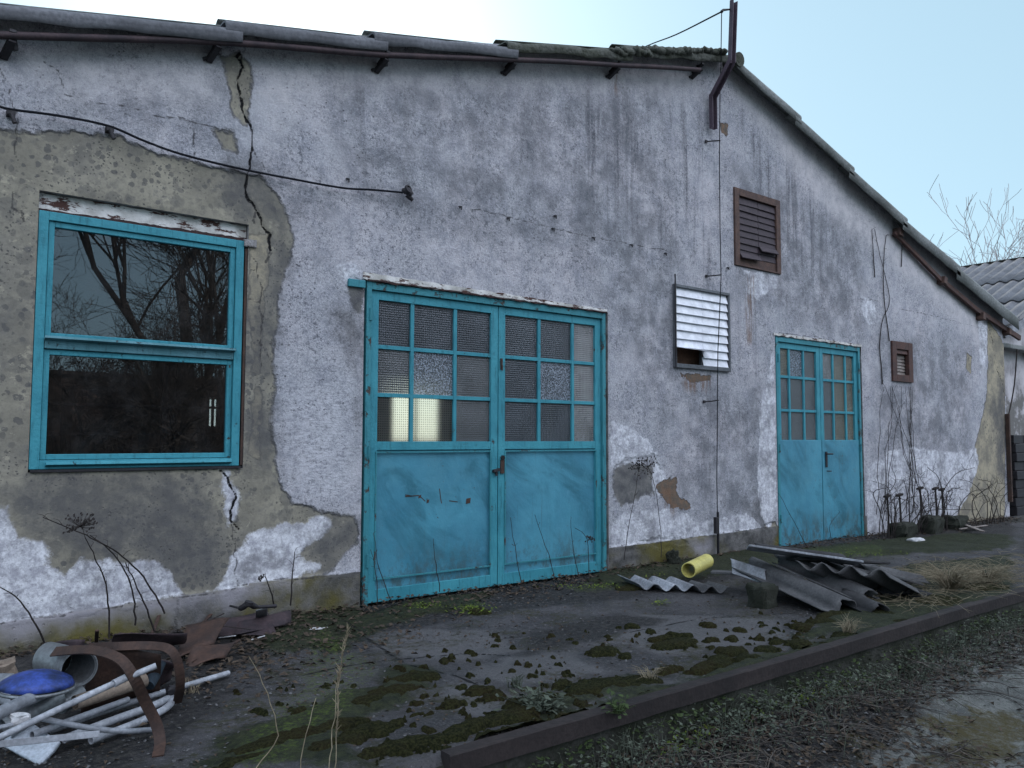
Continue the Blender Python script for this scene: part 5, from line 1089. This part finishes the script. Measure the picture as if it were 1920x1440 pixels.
for i, (pl, lb) in enumerate((
    ([(1170,1050),(1178,990),(1190,930),(1197,880)], 'dead seed stalk right of the large door, leftmost of the pair'), ([(1240,1045),(1238,980),(1225,900),(1215,875)], 'dead seed stalk right of the large door, rightmost of the pair'),
    ([(978,1095),(968,1040),(957,970)], 'thin stalk in front of the right leaf of the large door, leftmost'), ([(1040,1085),(1028,1040),(1002,965)], 'thin stalk before the large door with a feathery tip'), ([(1085,1080),(1075,1030),(1070,975)], 'thin stalk before the middle of the right door leaf'), ([(1105,1078),(1100,1010),(1078,990)], 'bent thin stalk near the right edge of the large door'),
    ([(825,1110),(818,1060),(812,1010)], 'stalk in front of the left door leaf'), ([(735,1130),(712,1070),(700,1000)], 'stalk before the lower left corner of the large door'), ([(708,1130),(705,1075),(695,1030)], 'short stalk at the left jamb of the large door'),
    ([(1515,1030),(1490,980),(1460,925)], 'slanting dead stem across the left leaf of the far door'), ([(1560,1018),(1556,985),(1575,960)], 'small dead stem at the foot of the far door'))):
    mb = MB(); pts = stalk(mb, [W(px_, py_, -.22) for px_, py_ in pl], .004); side_twigs(mb, pts, R, 8 if i < 2 else 3, .10 if i < 2 else .05, .0018)
    if i < 2: umbel(mb, W(*pl[-1], -.22), R, .13, 40)
    if i == 5: umbel(mb, W(1106,1012,-.22), R, .05, 24)
    thing('dead_stalk', mb, MAT['stalk'], lb, 'plant', 'dead stalks along the wall', origin=pts[0])
# climber stems on the wall
mb = MB()
for pl in (([1655,720],[1650,650],[1655,600],[1668,560],[1650,480],[1640,430]), ([1668,640],[1656,540],[1660,450],[1668,440]), ([1690,500],[1692,440]), ([1640,520],[1637,470],[1635,430])):
    pts = stalk(mb, [W(px_, py_, -.015) for px_, py_ in pl], .008); side_twigs(mb, pts, R, 3, .12, .003)
for i in range(12):
    x0 = 1668+R.uniform(-14, 50); xb = 1668+R.uniform(-25, 75); n = 6
    pts = stalk(mb, [W(x0+(xb-x0)*k/n+R.uniform(-4,4), 725+(980-725-R.uniform(0,30))*k/n, -.02-.03*(k/n)) for k in range(n+1)][::-1], .0055); side_twigs(mb, pts, R, 3, .16, .0022)
thing('climber', mb, MAT['stalk'], 'bare climber stems clinging to the wall around the small vent window', 'plant', origin=W(1690,990,-.1))
# dead bushes right
for i, (xa, xb, k, lb) in enumerate(((1640,1700,13,'tangled dead bush beside the far door'), (1695,1760,13,'tangled dead bush under the small vent, between two others'), (1755,1880,18,'sprawling dead bush with long arching stems by the ochre corner'))):
    mb = MB()
    for j in range(k):
        px_ = R.uniform(xa, xb); b_ = W(px_, 985, -.35); b_[2] = 0; lean = R.uniform(-.5, .9 if i < 2 else .6)*(1.6 if R.random() < .3 else 1); h = R.uniform(.35, 1.0)
        p3 = [b_, b_+[lean*.25, R.uniform(-.1,.1), h*.5], b_+[lean*.7, R.uniform(-.15,.15), h*.85], b_+[lean*1.3, R.uniform(-.2,.2), h*R.uniform(.7,1.05)]]
        pts = stalk(mb, p3, R.uniform(.004,.009)); side_twigs(mb, pts, R, 6, .22, .0025)
    thing('dead_bush', mb, MAT['stalk'], lb, 'bush', 'dead bushes by the right corner')
# thick cut stems with knobby tops
for i, (px_, h) in enumerate(((1665,.55),(1688,.55),(1727,.62),(1756,.6),(1768,.58))):
    b_ = W(px_, 985, -.3); b_[2] = 0; mb = MB().tube([b_, b_+[.02,0,h*.5], b_+[.0,0,h]], [.018,.015,.013], 6).obox(b_+[0,0,h+.01], (.05,0,.01), (0,.03,0), (0,0,.012))
    thing('cut_stem', mb, MAT['stalk'], 'stubby pruned stem with a knobby top among the dead bushes', 'plant', 'pruned stems by the right wall', origin=b_)
# tufts of dry grass
def tuft(px, py, z, k, h, spread, mat, name, label, grp=None, r=.0018, cat='grass tuft'):
    mb = MB(); b_ = G(px, py, z)
    for j in range(k):
        a = R.uniform(0, 2*math.pi); l = h*R.uniform(.5,1); s = spread*R.uniform(.3,1); o_ = b_+[R.gauss(0,.015), R.gauss(0,.015), 0]
        mb.tube([o_, o_+[math.cos(a)*s*.4, math.sin(a)*s*.4, l*.7], o_+[math.cos(a)*s, math.sin(a)*s, l*R.uniform(.6,1)]], [r, r*.8, r*.3], 3, False)
    return thing(name, mb, mat, label, cat, grp, origin=b_)
tuft(1218,1278,.01, 45, .10, .12, MAT['straw'], 'grass_tuft', 'dry pale grass tuft on the platform near the beam')
tuft(1590,1190,.01, 60, .14, .16, MAT['straw'], 'grass_tuft', 'dry grass tuft on the moss left of the tangled straw')
tuft(1780,1110,.0, 200, .28, .40, MAT['straw'], 'grass_tuft', 'wide tangle of dry straw right of the sheet heap', r=.0028)
tuft(1850,1100,.0, 160, .24, .38, MAT['straw'], 'grass_tuft', 'tangle of dry straw nearest the right edge', r=.0028)
tuft(1690,1120,.0, 90, .22, .28, MAT['twig'], 'grass_tuft', 'grey twiggy tuft at the right end of the sheet heap')
tuft(968,1290,.0, 26, .09, .07, MAT['weed_grey'], 'weed', 'reddish grey weed on the slab near the joint', cat='weed', r=.003)
tuft(360,1300,.0, 26, .07, .05, MAT['straw'], 'grass_tuft', 'small dry tuft right of the pipe bundle')
# tall dry grass plumes bottom centre
for i, (pl, pm, lb) in enumerate((([(560,1500),(568,1400),(590,1310)], None, 'pale grass stem at the bottom, leftmost'), ([(610,1500),(618,1420),(626,1345),(640,1240),(652,1180)], (652,1205), 'dry grass plume with feathery head, taller one'),
    ([(628,1500),(628,1430),(632,1330),(636,1250)], (640,1225), 'dry grass plume just right of the taller one'), ([(480,1440),(520,1380),(500,1300),(470,1230)], None, 'curving thin grass stem left of the plumes'))):
    mb = MB(); pts = stalk(mb, [G(x, y, .0+.0) if False else W(x, y, -3.35+.0) for x, y in pl], .0022)
    if pm:
        for j in range(60):
            t = R.random(); p = np.array(pts[-1])*(t)+np.array(pts[-7])*(1-t); d = np.array([R.gauss(0,.5), R.gauss(0,.5), 1.]); d /= np.linalg.norm(d); mb.tube([p, p+d*.028*R.uniform(.4,1)], [.002,.0005], 3, False)
    b_ = np.array(pts[0]); 
    mb.tube([b_, (b_[0], b_[1]+.05, 0.0)], .0022, 4, False)
    thing('grass_plume', mb, MAT['straw'], lb, 'dry grass', 'dry grass at the bottom of the picture', origin=(b_[0], b_[1]+.05, 0))
# ivy-like weed by the beam
def leaf_quad(mb, c, s, R):
    a = R.uniform(0, 6.28); t = R.uniform(-.9,.9); u = np.array([math.cos(a), math.sin(a), t*.6])*s; w = np.array([-math.sin(a), math.cos(a), R.uniform(-.5,.5)])*s*.55
    mb.add([c-u*.9, c-u*.1+w, c+u, c-u*.1-w], [(0,1,2),(0,2,3)])
mb = MB()
for j in range(170):
    c0 = G(R.gauss(1010,24), 1330+R.gauss(0,8), 0)+np.array([0,0,abs(R.gauss(0,.05))]); leaf_quad(mb, c0, R.uniform(.012,.028), R); mb.tube([G(1010,1332,.0), c0], [.002,.001], 3, False)
thing('ground_weed', mb, MAT['weed_grey'], 'small grey-green leafy weed growing at the slab corner by the beam', 'weed')
mb = MB()
for j in range(60): c0 = G(R.gauss(1160,14), 1335+R.gauss(0,8), 0)+np.array([0,0,abs(R.gauss(0,.04))]); leaf_quad(mb, c0, R.uniform(.01,.02), R); mb.tube([G(1160,1337,.0), c0], [.002,.001], 3, False)
thing('ground_weed', mb, MAT['weed'], 'tiny dark leafy weed on the moss further along the beam', 'weed')

# moss cushions: one uncountable cover
xs = np.concatenate([np.arange(.9, 5.5, .0125), np.arange(5.5, 11, .03)]); ys = np.arange(-2.865, -.05, .0125)
X, Y = np.meshgrid(xs, ys, indexing='ij')
ell = []
def E(px, py, rx, rz, h=.03): c = G(px, py, 0); sc_ = np.linalg.norm(c-np.array([0,-D,H]))/FPX; ell.append((c[0], c[1], rx*sc_, rz*sc_*np.linalg.norm(c-np.array([0,-D,H]))/H*.62, h))
for a in ((845,1325,26,8,.03),(1055,1290,20,7,.03),(1120,1290,70,14,.03),(1190,1285,60,13,.03),(1130,1225,34,9,.035),(1170,1232,20,5,.02),(1270,1210,55,9,.03),(1235,1200,25,5,.02),(1185,1176,14,5,.02),(1260,1193,12,5,.02),(1285,1196,10,4,.02),(1330,1175,13,5,.02),(1222,1187,8,3,.015),(1335,1203,14,4,.02),(1372,1201,16,5,.02),(1390,1185,10,4,.015),(1420,1202,13,4,.02),(1440,1222,24,6,.02),(1375,1225,35,9,.03),(1350,1240,30,6,.02),(1505,1180,20,6,.03),(1540,1170,30,7,.03),(1500,1210,25,6,.02),(1460,1207,20,4,.015),(1590,1195,25,7,.02),(1555,1214,17,6,.02),(1515,1222,24,7,.025),(1330,1255,60,9,.03),(1400,1240,30,7,.02),(1250,1260,30,6,.02),
    (1000,1320,70,12,.03),(1090,1345,50,10,.03),(1140,1330,45,8,.03),(960,1345,60,12,.03),(880,1370,60,12,.035),(830,1390,70,10,.03),(770,1400,60,12,.03),(930,1385,60,9,.03),(990,1370,50,8,.03),(1210,1315,60,8,.03),(1280,1295,50,6,.02),(780,1275,50,12,.03),(740,1300,55,14,.03),(690,1320,40,12,.03),(560,1380,60,16,.03),(500,1400,60,14,.03),(640,1360,50,14,.03),(900,1300,30,8,.02),(930,1310,28,8,.025),(700,1370,50,14,.03),(620,1400,60,14,.03),(450,1430,50,10,.02),(720,1410,50,10,.03),
    (900,1148,20,6,.02),(1200,1100,60,6,.02),(1560,1155,40,6,.02),(1650,1150,30,8,.02),(1700,1170,30,6,.02),(1760,1130,60,10,.03),(1840,1105,60,8,.03),(1530,1040,30,3,.01)): E(*a)
rr_ = random.Random(4)
for i in range(800):
    px_ = rr_.uniform(420, 1700); py_ = rr_.uniform(1150, 1430)
    c = G(px_, py_, 0); w_ = float(fbm(np.array(c[0]*1.1), np.array(c[1]*1.1)))
    near_edge = c[1] < -2.3
    if w_ > (.42 if near_edge else .56) and c[1] > -2.86: ell.append((c[0], c[1], rr_.uniform(.008,.045)*rr_.uniform(.4,1), rr_.uniform(.008,.04)*rr_.uniform(.5,1), rr_.uniform(.003,.014)))
Hm = np.full(X.shape, -1.)
wx = X+.09*(fbm(X*11, Y*11)-.5)+.05*(fbm(X*34, Y*34)-.5); wy = Y+.09*(fbm(X*11+9, Y*11+4)-.5)+.05*(fbm(X*34+5, Y*34)-.5)
for cx_, cy_, rx_, ry_, h_ in ell:
    i0, i1 = np.searchsorted(xs, [cx_-rx_*1.3-.05, cx_+rx_*1.3+.05]); j0, j1 = np.searchsorted(ys, [cy_-ry_*1.3-.05, cy_+ry_*1.3+.05])
    if i1 <= i0 or j1 <= j0: continue
    s_ = (slice(i0, i1), slice(j0, j1)); d2 = ((wx[s_]-cx_)/rx_)**2+((wy[s_]-cy_)/ry_)**2
    Hm[s_] = np.maximum(Hm[s_], h_*(1-d2))
Hm = np.where(Hm > 0, np.sqrt(np.maximum(Hm, 0)*.028)+.012*(fbm(X*28, Y*28)-.4)+.008*(fbm(X*60, Y*60)-.5), -.01)
base_ = .02*(fbm(X*.8, Y*.8)-.5)+.012*(fbm(X*5, Y*5)-.5)
kp = (Hm[:-1,:-1] > -.009) | (Hm[1:,1:] > -.009) | (Hm[1:,:-1] > -.009) | (Hm[:-1,1:] > -.009)
V, Q, at = gridmesh('moss', xs, ys, kp, np.stack([X, Y, base_+Hm+.004], -1), {}, None)
tag(mesh_from('moss', V, Q, {}, [MAT['moss']]), kind='stuff', label='dark green moss cushions on the old concrete platform')

# fine litter: gravel, leaves, grass blades, twigs
def scatter_stones(name, n, fn, mat, s0, s1, kind='stuff'):
    mb = MB(); RR = random.Random(hash(name) % 1000 if False else len(name)*13)
    for i in range(n):
        p = fn(RR); 
        if p is None: continue
        s = RR.uniform(s0, s1); a = RR.uniform(0, 3); u = np.array([math.cos(a), math.sin(a), RR.uniform(-.3,.3)])*s; w = np.array([-math.sin(a), math.cos(a), RR.uniform(-.3,.3)])*s*RR.uniform(.5,.9); t_ = np.array([0,0,s*RR.uniform(.3,.6)])
        mb.add([p-u-w*.4, p-u*.2-w, p+u, p+u*.3+w, p-u*.7+w*.8, p+t_+u*.1], [(0,1,5),(1,2,5),(2,3,5),(3,4,5),(4,0,5)])
    return tag(mb.build(name, mat), kind=kind)
def zpl(x, y): return float(.02*(fbm(np.array(x*.8), np.array(y*.8))-.5)+.012*(fbm(np.array(x*5), np.array(y*5))-.5))
def f_pl(RR):
    x = .4+RR.random()**1.5*9; y = RR.uniform(-2.85, -.02); k = float(fbm(np.array(x*1.6+4), np.array(y*1.6)))
    if RR.random() > (k-.3)*2.4: return None
    return np.array([x, y, zpl(x, y)+.003])
scatter_stones('gravel', 6500, f_pl, MAT['stone'], .003, .011)
def leaves(name, n, fn, mat, s0, s1):
    mb = MB(); RR = random.Random(len(name)*7+n)
    for i in range(n):
        p = fn(RR)
        if p is None: continue
        s = RR.uniform(s0, s1); a = RR.uniform(0, 6.28); u = np.array([math.cos(a), math.sin(a), RR.uniform(-.4,.4)])*s; w = np.array([-math.sin(a), math.cos(a), RR.uniform(-.4,.4)])*s*.6; k = np.array([0,0,s*RR.uniform(0,.5)])
        mb.add([p-u, p-u*.1+w+k, p+u, p-u*.1-w+k], [(0,1,2),(0,2,3)])
    return tag(mb.build(name, mat), kind='stuff')
def f_wallfoot(RR):
    x = RR.uniform(.4, 15); y = -abs(RR.gauss(0,.22))-.02; 
    return np.array([x, y, zpl(x, y)+RR.uniform(.0,.03)+.03*math.exp(-(y/.15)**2)]) if y > -1 else None
leaves('leaf_litter', 4200, f_wallfoot, MAT['leaf_dead'], .008, .028)
def f_heap(RR):
    x = RR.gauss(1.5,.8); y = RR.gauss(-.65,.4)
    return np.array([x, y, zpl(x, y)+RR.uniform(0,.05)]) if -2.6 < y < -.02 and x > .2 else None
leaves('leaf_litter', 3800, f_pl, MAT['leaf_dead'], .005, .016)
leaves('leaf_litter', 3000, f_heap, MAT['leaf_dead'], .008, .03)
def yz(x, y): return float(yard_h(np.array(x), np.array(y)))
def f_yard(RR):
    x = 2+RR.random()*9; y = -2.9-abs(RR.gauss(0,.65))
    return np.array([x, y, yz(x, y)+RR.uniform(0,.02)]) if y > -4.6 and not (x > 5.0 and y < -3.35 and RR.random() < .93) else None
leaves('leaf_litter', 9000, f_yard, MAT['leaf_dead'], .008, .028)
scatter_stones('gravel_bits', 2500, f_yard, MAT['stone'], .004, .014)
# twigs in the yard
def twigs(name, n, fn, mat, L0, L1, r):
    mb = MB(); RR = random.Random(n)
    for i in range(n):
        p = fn(RR)
        if p is None: continue
        a = RR.uniform(0, 6.28); L = RR.uniform(L0, L1); pts = [p]; h = RR.uniform(0,.06)
        for k in range(4): a += RR.gauss(0,.35); q_ = pts[-1]+np.array([math.cos(a)*L/4, math.sin(a)*L/4, 0]); q_[2] = p[2]+h*math.sin((k+1)/4*3.1); pts.append(q_)
        mb.tube(pts, [r, r*.9, r*.8, r*.6, r*.3], 3, False)
    return tag(mb.build(name, mat), kind='stuff')
twigs('yard_twigs', 900, f_yard, MAT['twig'], .1, .5, .0026)
twigs('yard_twigs', 700, f_yard, MAT['stalk'], .1, .6, .003)
def f_right(RR):
    x = RR.gauss(7.6,1.3); y = RR.uniform(-2.8,-1.7); return np.array([x, y, zpl(x, y)+RR.uniform(0,.04)]) if x > 6.2 else None
twigs('straw_tangle', 700, f_right, MAT['straw'], .1, .4, .002)
# larger fallen branches
for i, (pl, lb) in enumerate((([(1690,1262,.05),(1720,1242,.22),(1760,1260,.10),(1790,1282,.04)], 'arched grey twig in the yard, leftmost of the fallen ones'), ([(1780,1260,.03),(1850,1210,.15),(1900,1180,.25)], 'straight pale fallen stem rising to the right'), ([(1675,1275,.02),(1740,1280,.03),(1790,1265,.05)], 'low curved twig beside the arched one'),
    ([(1680,1300,.03),(1790,1293,.04),(1920,1290,.05)], 'long dark fallen branch across the pale concrete, upper'), ([(1770,1292,.03),(1850,1310,.03),(1940,1320,.02)], 'dark forked branch on the pale concrete, lower'), ([(1400,1415,.02),(1500,1385,.05),(1600,1400,.03),(1680,1400,.02),(1705,1370,.03),(1690,1345,.02)], 'long curved bare branch on the leaf litter at the bottom'), ([(1400,1390,.03),(1480,1375,.05),(1570,1355,.04)], 'pale forked twig on the leaf litter above the curved branch'))):
    mb = MB(); pts = smoothpts([G(x, y, YZ+.02+z) for x, y, z in pl], 5); mb.tube(pts, [.008*(1-.6*k/len(pts)) for k in range(len(pts))], 5, False)
    for k in range(10):
        p = np.array(pts[R.randint(2, len(pts)-1)]); a = R.uniform(0, 6.28); l = R.uniform(.1,.35); mb.tube([p, p+[math.cos(a)*l*.5, math.sin(a)*l*.5, .02], p+[math.cos(a+.4)*l, math.sin(a+.4)*l, 0]], [.004,.003,.001], 3, False)
    thing('fallen_branch', mb, MAT['twig'] if i not in (3,4) else MAT['stalk'], lb, 'branch', 'fallen branches in the yard')
# weeds hanging below the beam
def f_face(RR, dens=1):
    x = RR.uniform(2.2, 9.5); z = RR.uniform(-.40, -.10); return np.array([x, -2.9-RR.random()*.05-(.1 if z < -.2 else .0)*RR.random(), z])
mb = MB(); RR = random.Random(9)
for i in range(5200):
    p = f_face(RR); k = float(fbm(np.array(p[0]*2.3), np.array(p[2]*4.+7)))
    if RR.random() > (k-.25)*2.2: continue
    leaf_quad(mb, p, RR.uniform(.008,.022), RR)
tag(mb.build('face_weeds', MAT['weed']), kind='stuff')
mb = MB()
for i in range(9000):
    x = RR.uniform(2.1, 9.5); y = -2.92-abs(RR.gauss(0,.22)); k = float(fbm(np.array(x*3.3+9), np.array(y*5.)))
    if RR.random() > (k-.3)*2.6: continue
    leaf_quad(mb, np.array([x, y, yz(x, y)+RR.uniform(0,.16)*max(0, 1-(-2.92-y)*2.2)]), RR.uniform(.006,.017), RR)
tag(mb.build('ground_cover', MAT['weed_grey']), kind='stuff')
mb = MB()
for cx_, cy_, sx_, n in ((1300,1392,28,500),(1490,1320,20,420),(1545,1300,12,300),(1380,1345,16,200),(1245,1410,20,250)):
    for i in range(n):
        p = G(RR.gauss(cx_, sx_*.6), RR.gauss(cy_, 11), -.28); p[1] = min(-2.93, p[1]*.2-2.93*.8+RR.uniform(-.1,.0)); leaf_quad(mb, p+np.array([0,0,RR.gauss(0,.04)]), RR.uniform(.006,.014), RR)
tag(mb.build('bright_moss', MAT['bright']), kind='stuff')
mb = MB()
for i in range(1100):
    x = RR.uniform(2.2, 9.5); y = -2.93-abs(RR.gauss(0,.16)); z = yz(x, y); h = RR.uniform(.05,.22); a = RR.uniform(0, 6.28)
    mb.tube([(x,y,z), (x+math.cos(a)*.03, y+math.sin(a)*.03, z+h*.6), (x+math.cos(a)*.09, y+math.sin(a)*.09, z+h*RR.uniform(.6,1))], [.0022,.0016,.0006], 3, False)
tag(mb.build('verge_grass', MAT['weed_grey']), kind='stuff')
# bright moss dabs by the door
mb = MB()
for cx_, cy_, sx_, sy_, n in ((880,1143,18,4,320),(795,1138,26,3,200),(1100,1100,40,3,200),(1570,1038,55,4,380),(1240,1130,10,2,60),(1225,1078,16,3,100)):
    for i in range(n): leaf_quad(mb, G(RR.gauss(cx_, sx_), RR.gauss(cy_, sy_), .01)+np.array([0,0,RR.uniform(0,.02)]), RR.uniform(.006,.014), RR)
tag(mb.build('bright_moss', MAT['bright']), kind='stuff')
